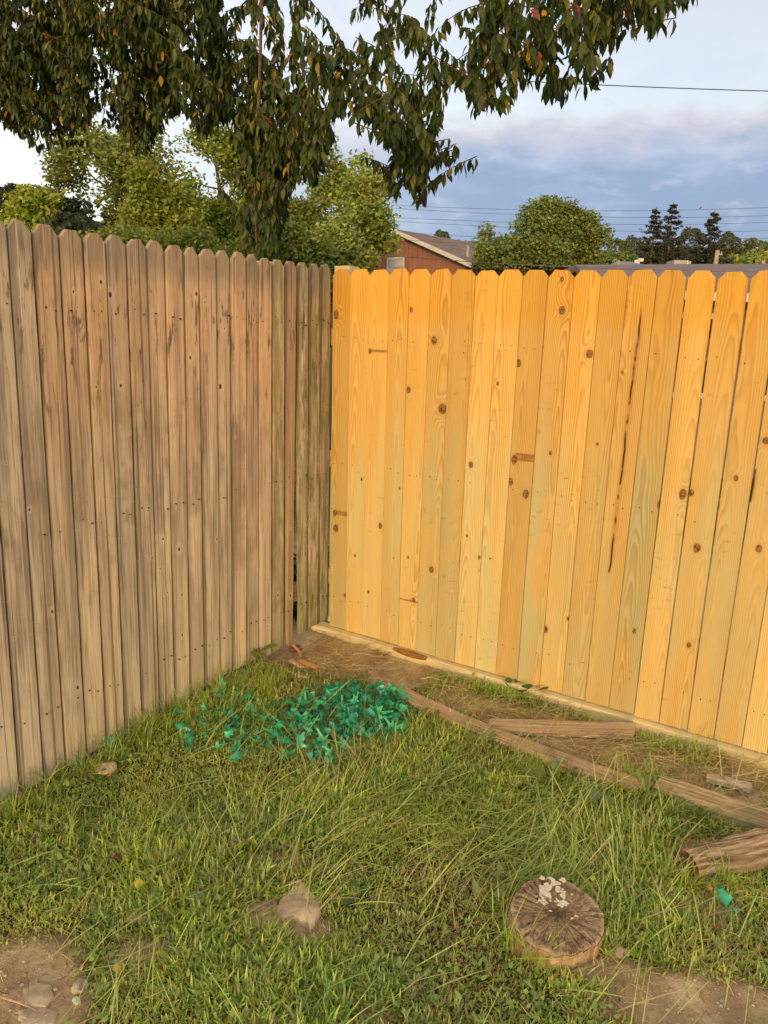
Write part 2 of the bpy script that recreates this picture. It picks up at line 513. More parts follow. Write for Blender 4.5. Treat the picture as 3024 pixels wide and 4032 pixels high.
MAT_NET = leafy_mat('net_fabric', 0.35, 0.4, 0.05, 0.1)
MAT_BARK = simple_mat('bark', (0.06, 0.045, 0.032), (0.17, 0.135, 0.10), 14, 0.95, 0.01, (1, 1, 0.3))
MAT_TWIG = simple_mat('twig', (0.10, 0.06, 0.035), (0.20, 0.12, 0.07), 40, 0.85, 0.001)
MAT_STONE = simple_mat('stone', (0.38, 0.29, 0.17), (0.62, 0.49, 0.31), 14, 0.9, 0.006, detail=8)
MAT_STONE2 = simple_mat('grey_stone', (0.30, 0.24, 0.16), (0.52, 0.43, 0.31), 30, 0.9, 0.003, detail=8)
MAT_BRICK = simple_mat('brick_red', (0.22, 0.055, 0.03), (0.36, 0.11, 0.06), 50, 0.95, 0.003)
MAT_CHIP = simple_mat('wood_chip', (0.50, 0.32, 0.16), (0.68, 0.50, 0.29), 60, 0.8, 0.001, (1, 6, 6))
MAT_CHIP_O = simple_mat('cedar_chip', (0.46, 0.21, 0.08), (0.60, 0.33, 0.15), 60, 0.8, 0.001, (1, 6, 6))
MAT_FUNGUS = simple_mat('white_fungus', (0.62, 0.56, 0.40), (0.80, 0.76, 0.62), 90, 0.9, 0.003)
MAT_PIPE = simple_mat('grey_stick', (0.36, 0.31, 0.23), (0.55, 0.48, 0.37), 30, 0.7, 0.002, (1, 5, 5))
MAT_BLACK = simple_mat('black_plastic', (0.012, 0.012, 0.014), (0.03, 0.03, 0.032), 60, 0.5, 0.002)
MAT_DIRT = None
MAT_NEEDLE = leafy_mat('spruce_needles', 0.15, 0.7, 0.02, 0.3)
MAT_WIRE = simple_mat('cable', (0.07, 0.07, 0.08), (0.10, 0.10, 0.11), 10, 0.6, 0)
MAT_WIRE_L = simple_mat('pale_cable', (0.12, 0.12, 0.12), (0.20, 0.19, 0.18), 10, 0.5, 0)
MAT_WHITE = simple_mat('white_trim', (0.62, 0.60, 0.56), (0.72, 0.70, 0.66), 6, 0.6, 0)
MAT_GLASS = simple_mat('window_dark', (0.02, 0.02, 0.022), (0.05, 0.05, 0.05), 3, 0.15, 0)
MAT_PALEGLASS = simple_mat('pale_window', (0.40, 0.38, 0.36), (0.62, 0.58, 0.54), 1.5, 0.3, 0, (1, 1, 4))
MAT_BROWNWALL = simple_mat('brown_siding', (0.33, 0.15, 0.10), (0.37, 0.175, 0.115), 3, 0.6, 0)
MAT_ROOF = simple_mat('brown_shingle', (0.20, 0.14, 0.11), (0.27, 0.195, 0.15), 2.0, 0.95, 0.01, detail=8)
MAT_ROOF_DK = simple_mat('dark_shingle', (0.20, 0.155, 0.13), (0.27, 0.21, 0.175), 3.0, 0.95, 0.01, detail=8)
MAT_ROOF_G = simple_mat('grey_metal_roof', (0.20, 0.20, 0.21), (0.30, 0.30, 0.31), 4.0, 0.5, 0.004)
MAT_GREYWALL = simple_mat('grey_wall', (0.12, 0.115, 0.115), (0.16, 0.155, 0.15), 3, 0.7, 0)
MAT_POLE = simple_mat('pole_wood', (0.34, 0.28, 0.21), (0.46, 0.39, 0.30), 5, 0.9, 0.003)
MAT_AC = simple_mat('unit_metal', (0.38, 0.34, 0.30), (0.46, 0.42, 0.38), 3, 0.5, 0)


def ground_mat():
    m_, t = new_mat('soil')
    g = t.n.new('ShaderNodeNewGeometry')
    P = g.outputs['Position']
    n = t.noise(P, 6, 8, 0.6)
    n2 = t.noise(P, 55, 6, 0.65)
    n3 = t.noise(P, 260, 3, 0.6)
    col = t.mix(t.ss(n, 0.35, 0.65), (0.42, 0.29, 0.15), (0.70, 0.53, 0.30))
    col = t.mix(t.ss(n2, 0.48, 0.7, 0, 0.7), col, (0.27, 0.175, 0.085))
    col = t.mix(t.ss(n3, 0.56, 0.7, 0, 0.7), col, (0.76, 0.60, 0.38))
    x, y, z = t.xyz(P)
    wr = t.attr('worn')                                   # 1 on bare trodden soil, 0 under the turf where the soil is dark and damp
    col = t.mix(t.m('SUBTRACT', 1.0, wr.outputs['Fac'], clamp=True), col, t.mix(t.ss(n2, .4, .65), (0.075, 0.052, 0.026), (0.15, 0.105, 0.05)))
    farm = t.ss(y, 4.6, 7.0)
    gcol = t.mix(t.ss(n, 0.35, 0.65), (0.05, 0.08, 0.02), (0.09, 0.12, 0.035))
    col = t.mix(farm, col, gcol)
    h = t.m('ADD', t.m('MULTIPLY', n2, 0.7), t.m('MULTIPLY', n3, 0.35))
    finish(t, col, 0.95, h, 0.012, 0.1)
    return m_


MAT_DIRT = ground_mat()

# ------------------------------------------------------------------ ground
def axis(lo, hi, a, b, step):
    inner = np.arange(a, b + 1e-6, step)
    l = a - np.geomspace(step, a - lo, 34)[::-1]
    r = b + np.geomspace(step, hi - b, 34)
    return np.concatenate([l, inner, r])


def bump_z(x, y):
    p = Vector((x * 3.0, y * 3.0, 0.3))
    return 0.012 * mnoise.noise(p) + 0.006 * mnoise.noise(p * 3.7) + 0.0035 * mnoise.noise(p * 9.1)


def ground_h(x, y):
    """height of the soil, also used to seat things on it"""
    base = gz(x, y) if y < 4.6 else gz(x, 4.6) - 0.02 * min(y - 4.6, 30)
    k = 1.0 if (-2.6 < x < 2.9 and 0.8 < y < 4.6) else 0.0
    pl = (x + 0.2908) * 0.849 - (y - 3.9516) * 0.528            # distance from the old fence: the soil is banked up along its foot
    k2 = math.exp(-((pl - .03) / .15) ** 2) * (.026 - .020 * max(0.0, min(1.0, (y - 3.1) / .6)))
    return base + k * bump_z(x, y) + (k2 if y < 4.3 else 0)


def build_ground():
    xs = axis(-700, 700, -2.4, 2.7, 0.03)
    ys = axis(-200, 900, 0.9, 4.5, 0.03)
    nx, ny = len(xs), len(ys)
    V = np.zeros((ny, nx, 3))
    for j, yy in enumerate(ys):
        for i, xx in enumerate(xs):
            yc = max(yy, -8.0)
            z = ground_h(min(max(xx, -40), 40), yc)
            V[j, i] = (xx, yy, z)
    idx = np.arange(nx * ny).reshape(ny, nx)
    F = np.stack([idx[:-1, :-1], idx[:-1, 1:], idx[1:, 1:], idx[1:, :-1]], -1).reshape(-1, 4)
    o = obj('ground', mesh_np('ground', V.reshape(-1, 3), F, [MAT_DIRT], True), kind='structure')
    return o


build_ground()

# ------------------------------------------------------------------ fences
CX, CY = -0.2908, 3.9516                      # corner where the two fences meet
A_R, A_L = R(-31.500), R(238.148)
DR = np.array([cos(A_R), sin(A_R)])
DL = np.array([cos(A_L), sin(A_L)])


def picket_mesh(name, bl, br, tl, tr, zb, zt, ear, t, mat, rough=0.0, seed=0, notch=None, round_foot=0.0):
    """dog-eared board; bl/br/tl/tr are x of its four corners"""
    r_ = random.Random(seed)
    n = 16 if rough else 6
    sh = zt - ear
    left, right = [], []
    for i in range(n + 1):
        k = i / n
        z = zb + (sh - zb) * k
        jl = r_.uniform(-rough, rough) if 0 < i < n else 0
        jr = r_.uniform(-rough, rough) if 0 < i < n else 0
        left.append([bl + (tl - bl) * k + jl, z])
        right.append([br + (tr - br) * k + jr, z])
    if round_foot:
        left[0][0] += round_foot
        left.insert(1, [bl + round_foot * .25, zb + round_foot * 1.2])
    e = ear * 0.86
    j1, j2 = r_.uniform(-.003, .003), r_.uniform(-.003, .003)
    top = [[tr - e * 0.15, sh + ear * .16], [tr - e, zt + j1], [(tl + tr) / 2, zt + (j1 + j2) / 2], [tl + e, zt + j2], [tl + e * 0.15, sh + ear * .16]]
    if not rough:
        top = [[tr - e, zt + j1], [tl + e, zt + j2]]
    left.reverse()
    out = right + top + left
    out = np.array(out)
    m_ = len(out)
    cen = out.mean(0)
    d = out - np.array([cen[0], 0])
    ins = out.copy()
    ins[:, 0] = out[:, 0] - np.sign(d[:, 0]) * 0.0018
    ins[:, 1] = np.clip(out[:, 1], zb + 0.0015, None)
    ins[ins[:, 1] > sh + ear * .3, 1] -= 0.0015
    v = [(p[0], 0.0, p[1]) for p in ins] + [(p[0], 0.002, p[1]) for p in out] + [(p[0], t, p[1]) for p in out]
    f = [tuple(range(m_))]
    for a in (0, m_):
        for i in range(m_):
            i2 = (i + 1) % m_
            f.append((a + i, a + m_ + i, a + m_ + i2, a + i2))
    f.append(tuple(2 * m_ + i for i in range(m_))[::-1])
    return mesh_np(name, v, f, [mat])


def fence_loc(angle_dir, s, off=0.0, normal=(0, 0), z=0.0):
    return (CX + angle_dir[0] * s + normal[0] * off, CY + angle_dir[1] * s + normal[1] * off, z)


# --- new fence on the right ------------------------------------------------
RTOP = [-0.004, .099, .211, .323, .433, .545, .655, .771, .882, .995, 1.108, 1.220, 1.332, 1.441, 1.555, 1.664, 1.773, 1.887, 1.998, 2.108, 2.219, 2.33, 2.44]
RBOT = [.018, .122, .232, .343, .451, .559, .669, .777, .887, .998, 1.108, 1.220, 1.328, 1.435, 1.543, 1.654, 1.760, 1.876, 1.982, 2.089, 2.183, 2.30, 2.41]
NR = np.array([-0.5225, -0.8526])             # towards the lawn
NL = np.array([0.849, -0.528])


def r_local(u, v, i):
    """place on picket i of the new fence from a spot in the photograph: (x in board, height)"""
    d = ray(u, v)
    n = np.array([-DR[1], DR[0], 0])
    t = (n @ np.array([CX, CY, -0.0])) / (n @ d)
    Pp = CAM + t * d
    s = (Pp[:2] - np.array([CX, CY])) @ DR
    mid = (RTOP[i] + RTOP[i + 1] + RBOT[i] + RBOT[i + 1]) / 4
    return s - mid, Pp[2]


KN_R = [  # (picket, u, v, radius) of the knots one can see
    (0, 1323, 1238, .016), (0, 1318, 2020, .013), (0, 1322, 2080, .016), (0, 1357, 2345, .008),
    (2, 1457, 1383, .010), (2, 1497, 2070, .012), (2, 1450, 2331, .006),
    (4, 1609, 1535, .011), (4, 1606, 2195, .006), (4, 1628, 2363, .011), (4, 1618, 1220, .009),
    (5, 1710, 1340, .016), (5, 1742, 1610, .019), (5, 1698, 2243, .012),
    (7, 1853, 1830, .011), (7, 1838, 2110, .005), (7, 1886, 2195, .007), (7, 1752, 2508, .01),
    (9, 2042, 1430, .013), (9, 2025, 1810, .016), (9, 2008, 1897, .014), (9, 2070, 1946, .016),
    (10, 2213, 1100, .008), (10, 2213, 1222, .014), (10, 2136, 1368, .006), (10, 2168, 1783, .007),
    (11, 2322, 1394, .014), (11, 2330, 1645, .011), (11, 2145, 2478, .013), (11, 2237, 2436, .008),
    (14, 2605, 1990, .017), (14, 2497, 2485, .009), (15, 2688, 1945, .016), (15, 2708, 2540, .008),
    (16, 2722, 1940, .010), (16, 2745, 2158, .014), (16, 2711, 2540, .010),
    (17, 2898, 1883, .009), (17, 2905, 2565, .011), (12, 2237, 2350, .008), (13, 2500, 2105, .013),
    (18, 3015, 1735, .012), (18, 2987, 2160, .011),
]
new_fence = thing('new_fence', 'bright yellow new pine fence with dog-eared boards on the right', 'fence', fence_loc(DR, 0, z=0.0))
new_fence.rotation_euler = (0, 0, A_R)
for i in range(len(RTOP) - 1):
    mid = (RTOP[i] + RTOP[i + 1] + RBOT[i] + RBOT[i + 1]) / 4
    gap = 0.0018 if i < 14 else 0.0024
    if i in (15, 16, 17):
        gap = 0.0034
    g1, g2 = gap / 2 + rnd.uniform(-.0006, .0006), gap / 2 + rnd.uniform(-.0006, .0006)
    s_ = mid
    zt = 1.9265 - 0.0187 * s_ + rnd.uniform(-.003, .003)
    zb = max(0.0725 - 0.0225 * s_, 0.02) + rnd.uniform(-.002, .002)
    topgap = 0.003 if 15 <= i <= 17 else 0
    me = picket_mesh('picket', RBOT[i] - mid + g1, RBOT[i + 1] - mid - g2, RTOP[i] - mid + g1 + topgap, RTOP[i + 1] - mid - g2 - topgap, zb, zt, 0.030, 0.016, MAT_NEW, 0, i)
    o = obj('picket', me, new_fence, (mid, rnd.uniform(0, .0025), 0))
    ks = [(r_local(u, v, i) + (r * 0.92,)) for (p, u, v, r) in KN_R if p == i]
    rk = random.Random(100 + i)
    while len(ks) < 2:
        ks.append((rk.uniform(-.04, .04), rk.uniform(.2, 1.7), rk.uniform(.003, .006)))
    for k in range(4):
        o['knot_%d' % k] = [float(q) for q in (ks[k] if k < len(ks) else (0, -5, 0.001))]
    o['ring_shape'] = [rk.uniform(-.045, .045), rk.uniform(-.02, .05), rk.choice([-1, 1]) * rk.uniform(.012, .04)]
    green = {5: 1.0, 6: .85, 8: .95, 10: 1.0, 13: .5, 14: 1.0, 15: .7, 7: .75, 3: .8, 2: .5}.get(i, rk.uniform(.4, .8))  # natural green tinge, raised on boards that carry the painted shadow
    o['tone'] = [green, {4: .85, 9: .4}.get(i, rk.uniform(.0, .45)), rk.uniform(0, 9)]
    o['streak'] = [0.0, -9.0, 0.001]
    o['smear'] = [0.0, -9.0, 0.0005]
    if i in (0, 2, 9, 4):
        u_, v_, h_ = {0: (1323, 2020, .014), 2: (1462, 1383, .007), 9: (2030, 1800, .020), 4: (1570, 2358, .005)}[i]
        x_, z_ = r_local(u_, v_, i)
        o['smear'] = [float(x_), float(z_), h_]
    if i == 13:
        x_, z_ = r_local(2470, 1640, 13)
        o['streak'] = [float(x_), 1.18, 0.60]
    if i == 18:
        x_, z_ = r_local(2990, 1720, 18)
        o['streak'] = [float(x_), 1.10, 0.07]
for z0, z1 in ((0.30, 0.385), (0.94, 1.025), (1.56, 1.645)):
    b = MB()
    b.box(-0.02, 2.45, 0.019, 0.057, z0, z1)
    obj('rail', b.mesh('rail', [MAT_RAIL]), new_fence)
for s0 in (-0.034, 2.36):
    b = MB()
    b.box(s0, s0 + 0.09, 0.058, 0.148, -0.3, 1.948)
    obj('post', b.mesh('post', [MAT_POST]), new_fence)
b = MB()
rk = random.Random(3)
for i in range(len(RTOP) - 1):
    for zr in (1.605, 0.975, 0.235):
        k = (zr - .05) / 1.83
        l_, r_ = RBOT[i] + (RTOP[i] - RBOT[i]) * k, RBOT[i + 1] + (RTOP[i + 1] - RBOT[i + 1]) * k
        for q in (.28, .72):
            if rk.random() < .35:
                continue
            s_ = l_ + (r_ - l_) * q + rk.uniform(-.008, .008)
            z_ = zr - .02 * s_ + rk.uniform(-.012, .012)
            rr_ = 0.0026
            b.add([(s_ + rr_ * cos(a), -0.0008, z_ + rr_ * sin(a)) for a in np.linspace(0, 2 * math.pi, 7)[:-1]] + [(s_ + rr_ * cos(a), 0.004, z_ + rr_ * sin(a)) for a in np.linspace(0, 2 * math.pi, 7)[:-1]],
                  [tuple(range(6))] + [(k2, 6 + k2, 6 + (k2 + 1) % 6, (k2 + 1) % 6) for k2 in range(6)])
obj('nails', b.mesh('nails', [MAT_NAIL]), new_fence, kind='stuff')

# board lying on edge below the pickets, its top corner missing where the bark was
def kick_mesh():
    v, f, mi = [], [], []
    ss = np.concatenate([np.linspace(-0.075, .40, 8), np.linspace(.42, .66, 13), np.linspace(.70, 2.5, 16)])
    n = 8
    for s in ss:
        zt = max(0.0725 - 0.0225 * s, 0.02) - 0.004
        yb, yf = 0.03, -0.036
        wq = 0.0
        if .43 < s < .66:
            q = (s - .43) / .23
            wq = math.sin(math.pi * q) ** 0.6
        fs = 0.006 + 0.026 * wq
        ft = 0.004 + 0.018 * wq
        prof = [(yb, zt), (yf + fs, zt), (yf + fs * .45, zt - ft * .35), (yf, zt - ft), (yf - .0004, zt - .022), (yf, zt - .045), (yf + .002, zt - .10), (yb, zt - .10)]
        if s < -0.03:
            pass
        for (y, z) in prof:
            v.append((s, y, z))
    for i in range(len(ss) - 1):
        sm = (ss[i] + ss[i + 1]) / 2
        for k in range(n):
            k2 = (k + 1) % n
            f.append((i * n + k, (i + 1) * n + k, (i + 1) * n + k2, i * n + k2))
            mi.append(1 if (.44 < sm < .65 and k in (1, 2)) else 0)
    f.append(tuple(range(n)))
    f.append(tuple((len(ss) - 1) * n + k for k in range(n))[::-1])
    mi += [0, 0]
    return mesh_np('kickboard', v, f, [MAT_KICK, MAT_WANE], midx=mi)


kb = obj('kickboard', kick_mesh(), new_fence)
kb['label'] = 'pale ribbed board along the foot of the fence with a bark-edged gap'

# --- old fence on the left -------------------------------------------------
LT = [2.24, 2.15, 2.06, 1.975, 1.885, 1.797, 1.708, 1.621, 1.527, 1.433, 1.343, 1.252, 1.160, 1.070, .972, .895, .802, .715, .622, .544, .458, .368, .273, .187, .103, .012]
LB = [2.24, 2.15, 2.06, 1.975, 1.887, 1.807, 1.713, 1.618, 1.530, 1.439, 1.352, 1.262, 1.171, 1.079, .997, .905, .814, .725, .636, .546, .455, .353, .241, .152, .054, -.02]
LZT = [1.925] * 6 + [1.924, 1.922, 1.920, 1.921, 1.924, 1.923, 1.926, 1.921, 1.924, 1.929, 1.931, 1.933, 1.936, 1.927, 1.931, 1.930, 1.937, 1.938, 1.944]
LZB = [-.03, -.025, -.02, -.012, -.008, -.004, -.001, .006, .011, .015, .021, .026, .030, .040, .045, .049, .061, .066, .066, .058, .062, .045, .085, .096, .1, .1]
old_fence = thing('weathered_fence', 'weathered brown fence with dog-eared boards running along the left', 'fence', (CX, CY, 0))
old_fence.rotation_euler = (0, 0, A_L - math.pi)
KN_L = {8: [(.0, 1.72, .007), (.012, 1.67, .004)], 9: [(.02, 1.76, .010), (-.02, 1.4, .006)], 7: [(.02, .30, .010)], 6: [(.03, .62, .009), (-.03, 1.0, .007)], 10: [(-.03, 1.72, .012), (.0, 1.4, .01)],
        12: [(-.02, .66, .006), (.0, .78, .008), (.015, .55, .005)], 13: [(-.01, .72, .012), (.0, .52, .008), (-.005, .34, .008)], 14: [(.03, 1.75, .012), (-.01, 1.5, .01)],
        15: [(.03, .72, .008), (-.02, 1.72, .006)], 16: [(-.02, 1.38, .014), (.01, 1.62, .006)], 18: [(.01, 1.66, .007)], 19: [(.02, .45, .006)], 20: [(.0, .35, .01)], 21: [(.0, .32, .01)]}
for i in range(len(LT) - 1):
    # local x runs towards the corner, so x = -s
    sl_t, sr_t, sl_b, sr_b = -LT[i], -LT[i + 1], -LB[i], -LB[i + 1]
    mid = (sl_t + sr_t + sl_b + sr_b) / 4
    g = 0.0031
    gl, gr = g + rnd.uniform(0, .001), g + rnd.uniform(0, .001)
    foot = 0.0
    xl_b, xr_b = sl_b - mid + gl, sr_b - mid - gr
    if i == 20:
        xr_b -= 0.002
    if i == 21:                       # the loose board: its foot hangs free with dark gaps beside it
        xl_b += 0.016
        xr_b -= 0.042
        sr_t -= 0.004
        foot = 0.02
    if i == 22:
        xl_b += 0.011
    rk = random.Random(40 + i)
    me = picket_mesh('picket', xl_b, xr_b, sl_t - mid + gl, sr_t - mid - gr, LZB[i], LZT[i], 0.031, 0.016, MAT_OLD, 0.0011 if i != 24 else 0.003, 300 + i, round_foot=foot)
    o = obj('picket', me, old_fence, (mid, rk.uniform(0, .009), 0))
    org = 0.74 if 7 <= i <= 19 else 0.4
    alg = 0.0
    if i == 20:
        org, alg = .12, .8
    elif i == 21:
        org = .2
    elif i >= 22:
        org, alg = .4, 1.0
    elif i <= 6:
        org = .25
    o['tone'] = [org * rk.uniform(.85, 1.1), alg * rk.uniform(.85, 1.1), rk.uniform(0, 9)]
    o['shade'] = [rk.uniform(.96, 1.22) * (1.12 if i <= 6 else 1.0), rk.uniform(.25, .6) if i > 6 else .6, 1.0 if i == 21 else 0.0]
    ks = list(KN_L.get(i, []))
    while len(ks) < 2:
        ks.append((rk.uniform(-.03, .03), rk.uniform(.2, 1.5), rk.uniform(.003, .006)))
    for k in range(3):
        kk = ks[k] if k < len(ks) else (0, -5, .001)
        o['knot_%d' % k] = [float(kk[0]), float(kk[1]), float(kk[2]) * .55]
    if i == 21:
        o['label'] = 'orange-brown loose board with a rounded foot and a dark gap beside it'
for z0, z1 in ((0.27, 0.355), (0.90, 0.985), (1.60, 1.685)):
    b = MB()
    b.box(-2.3, -0.01, 0.022, 0.060, z0, z1)
    obj('rail', b.mesh('rail', [MAT_OLDRAIL]), old_fence)
for s0 in (-0.44, -2.2):
    b = MB()
    b.box(s0, s0 + 0.088, 0.061, 0.149, -0.3, 1.925)
    obj('post', b.mesh('post', [MAT_POST]), old_fence)
b = MB()
for i in range(len(LT) - 1):
    for zr in (1.665, 0.915, 0.255):
        k = zr / 1.9
        l_, r_ = LB[i] + (LT[i] - LB[i]) * k, LB[i + 1] + (LT[i + 1] - LB[i + 1]) * k
        for q in (.3, .72):
            if rk.random() < .3:
                continue
            s_ = -(l_ + (r_ - l_) * q) + rk.uniform(-.006, .006)
            z_ = zr + rk.uniform(-.018, .018)
            rr_ = rk.uniform(.0018, .0030)
            an = np.linspace(0, 2 * math.pi, 7)[:-1]
            b.add([(s_ + rr_ * cos(a), -0.0008, z_ + rr_ * 1.3 * sin(a)) for a in an] + [(s_ + rr_ * cos(a), 0.006, z_ + rr_ * sin(a)) for a in an],
                  [tuple(range(6))] + [(k2, 6 + k2, 6 + (k2 + 1) % 6, (k2 + 1) % 6) for k2 in range(6)])
obj('nails', b.mesh('nails', [MAT_NAIL]), old_fence, kind='stuff')

# dry grass stems thrown against the old fence by the mower
b = MB()
rk = random.Random(77)
spots = [(-1.70, 1.0, 10), (-1.66, .55, 6), (-1.22, .78, 16), (-1.3, 1.0, 9), (-1.0, 1.1, 6), (-.78, .75, 7), (-.62, .62, 10), (-.2, .85, 16), (-.13, .75, 14), (-.28, .6, 8), (-.9, 1.3, 5), (-1.45, .85, 6), (-.5, .9, 6), (-.12, 1.0, 6)]
for (x0, z0, nn) in spots:
    for _ in range(nn):
        x = x0 + rk.gauss(0, .07)
        z = z0 + rk.gauss(0, .11)
        L = rk.uniform(.03, .15)
        an = rk.gauss(math.pi * 0.72, .45)
        cu = rk.uniform(-1.3, 1.3)
        pts = []
        for k in range(6):
            pts.append((x, -0.0022, z))
            x += cos(an) * L / 5
            z += sin(an) * L / 5
            an += cu / 5
        if max(p[0] for p in pts) > -0.03:
            continue
        b.tube(pts, rk.uniform(.0004, .0008), 3, False)
MAT_STEM = simple_mat('dry_stem', (0.46, 0.34, 0.20), (0.60, 0.47, 0.30), 30, 0.9, 0)
obj('dry_stems', b.mesh('dry_stems', [MAT_STEM]), old_fence, kind='stuff')

# ------------------------------------------------------------------ far setting: hill, buildings, poles, cables
def leaf_cards(cen, size, rng_, flat=0.0, up=0.35):
    """one bent two-triangle leaf per centre; returns verts, faces"""
    n = len(cen)
    nrm = rng_.normal(size=(n, 3))
    nrm[:, 2] = np.abs(nrm[:, 2]) + up
    nrm /= np.linalg.norm(nrm, axis=1)[:, None]
    a = np.cross(nrm, rng_.normal(size=(n, 3)))
    a /= np.linalg.norm(a, axis=1)[:, None] + 1e-9
    b = np.cross(nrm, a)
    s = (size * rng_.uniform(0.65, 1.3, n))[:, None]
    v = np.stack([cen - a * s * .5, cen + b * s * .3 + nrm * s * .06, cen + a * s * .55, cen - b * s * .3 + nrm * s * .06], 1).reshape(-1, 3)
    f = np.arange(n * 4).reshape(n, 4)
    return v, f


def jitter_cols(base, n, rng_, amt=0.25, hue=0.12):
    c = np.array(base)[None, :] * (1 + rng_.normal(0, amt, n))[:, None]
    c[:, 0] *= 1 + rng_.normal(0, hue, n)
    c[:, 2] *= 1 + rng_.normal(0, hue, n)
    return np.clip(c, 0.004, 0.9)


def make_tree(name, label, base, lobes, leaf, nclus, per, col, seed, spread=0.36, limbs=7, trunk_r=0.14, group=None, open_=0.0, cat='tree'):
    """lobes: (cx, cy, cz, rx, ry, rz) ellipsoids of the crown in world space"""
    per, spread, nclus = int(per * .85), spread * .64, int(nclus * 1.35)
    g = np.random.default_rng(seed)
    lob = np.array(lobes)
    vol = lob[:, 3] * lob[:, 4] * lob[:, 5]
    pts = []
    while len(pts) < nclus:
        k = g.choice(len(lob), p=vol / vol.sum())
        d = g.normal(size=3)
        d /= np.linalg.norm(d)
        r = g.uniform(0.2, 1.0) ** 0.45 * (1.0 + .28 * mnoise.noise(Vector(d * 2.6 + seed * 3 + k)))
        p = lob[k, :3] + d * r * lob[k, 3:6]
        q = mnoise.noise(Vector(p * 0.75 + seed))
        if q < 0.0 + open_:
            continue
        pts.append(p)
    pts = np.array(pts)
    t = thing(name, label, cat, tuple(base), group=group)
    base = np.array(base)
    # wood
    b = MB()
    zc = lob[:, 2].mean()
    topz = pts[:, 2].max()
    nseg = 7
    cen = lob[:, :3].mean(0)
    tr = [base + (cen - base) * np.array([k / nseg * .9, k / nseg * .9, 0]) + np.array([g.normal(0, .05), g.normal(0, .05), (topz - base[2]) * 0.9 * k / nseg]) for k in range(nseg + 1)]
    tb = MB()
    tb.tube([p - base for p in tr], [trunk_r * (1 - .85 * k / nseg) + .012 for k in range(nseg + 1)], 7)
    obj('trunk', tb.mesh('trunk', [MAT_BARK], True), t)
    order = g.permutation(nclus)
    skel = [np.array(p) for p in tr[2:]]
    srad = [trunk_r * (1 - .85 * k / nseg) for k in range(2, nseg + 1)]
    for n_, i in enumerate(order[:min(nclus, 60 + limbs)]):
        p = pts[i]
        S = np.array(skel)
        dist = np.linalg.norm(S - p, axis=1) + np.maximum(0, S[:, 2] - p[2] + .2) * 1.5
        j = int(np.argmin(dist))
        a = S[j]
        r0 = min(srad[j] * .7, .018 + .018 * np.linalg.norm(p - a))
        mid = (a + p) / 2 + np.array([g.normal(0, .08), g.normal(0, .08), -0.04 * np.linalg.norm(p - a)])
        b.tube([a - base, mid - base, p - base], [r0, r0 * .7, r0 * .3], 4, False)
        for q, rr in ((mid, r0 * .7), (p, r0 * .4)):
            skel.append(q)
            srad.append(rr)
    obj('limbs', b.mesh('limbs', [MAT_BARK], True), t)
    # leaves
    cc = np.repeat(pts, per, 0)
    n = len(cc)
    off = np.clip(g.normal(0, 1, (n, 3)), -1.7, 1.7) * spread * np.array([1, 1, .75])
    cen_ = cc + off
    v, f = leaf_cards(cen_, leaf * .80, g)
    clus = jitter_cols(col, nclus, g, .10, .07)
    lc = np.repeat(clus, per, 0) * (1 + g.normal(0, .22, n))[:, None] * np.array([2.6, 2.7, 2.15])
    obj('crown', mesh_np('crown', v - base, f, [MAT_TREE], False, np.repeat(np.clip(lc, .004, .9), 4, 0)), t, kind='stuff')
    return t


def px_lobe(u, v, hw, hh, y, dr=None):
    p = far(u, v, y)
    k = y / (ray(u, v)[1] * 3027)
    return (p[0], p[1], p[2], hw * k, (dr if dr else hw * k * .9), hh * k)


# hill on the left
def build_hill():
    us = np.linspace(-900, 1500, 90)
    prof = np.interp(us, [-900, -200, 0, 60, 130, 190, 230, 300, 380, 520, 800, 1500], [700, 765, 775, 772, 762, 775, 800, 808, 845, 880, 930, 1010])
    rows = []
    for (yy, k) in ((170, 0.0), (200, .45), (230, .82), (252, 1.0), (300, .8), (380, .2)):
        row = []
        for u, v in zip(us, prof):
            p = far(u, v + 14, 250)
            row.append((p[0] * (yy / 250) ** .3, yy, -3 + (p[2] + 3) * k + mnoise.noise(Vector((u * .02, yy * .03, 0))) * 1.5))
        rows.append(row)
    V = np.array(rows)
    ny, nx = V.shape[:2]
    idx = np.arange(nx * ny).reshape(ny, nx)
    F = np.stack([idx[:-1, :-1], idx[:-1, 1:], idx[1:, 1:], idx[1:, :-1]], -1).reshape(-1, 4)
    m_ = simple_mat('hill_soil', (0.03, 0.04, 0.018), (0.05, 0.06, 0.025), .2, 1, 0)
    obj('hill', mesh_np('hill', V.reshape(-1, 3), F, [m_], True), kind='structure')
    g = np.random.default_rng(5)
    N = 520
    ii = g.integers(0, nx - 1, N)
    jj = g.integers(0, 4, N)
    c0 = V[jj, ii] + g.normal(0, 1.5, (N, 3)) * np.array([1, 1, 0.2])
    per = 46
    rad = g.uniform(2.2, 4.2, N)
    d = g.normal(size=(N, per, 3))
    d /= np.linalg.norm(d, axis=2)[..., None]
    cen = c0[:, None, :] + d * rad[:, None, None] * np.array([1, 1, .85]) + np.array([0, 0, 1.0])
    v, f = leaf_cards(cen.reshape(-1, 3), 1.7, g)
    cl = jitter_cols((0.035, 0.052, 0.022), N, g, .25, .15)
    obj('hillside_wood', mesh_np('hillside_wood', v, f, [MAT_TREE], False, np.repeat(cl, per * 4, 0)), kind='stuff')
    tag(D.objects['hillside_wood'], 'dark green woods covering the distant hill at the left edge', 'woods')


build_hill()


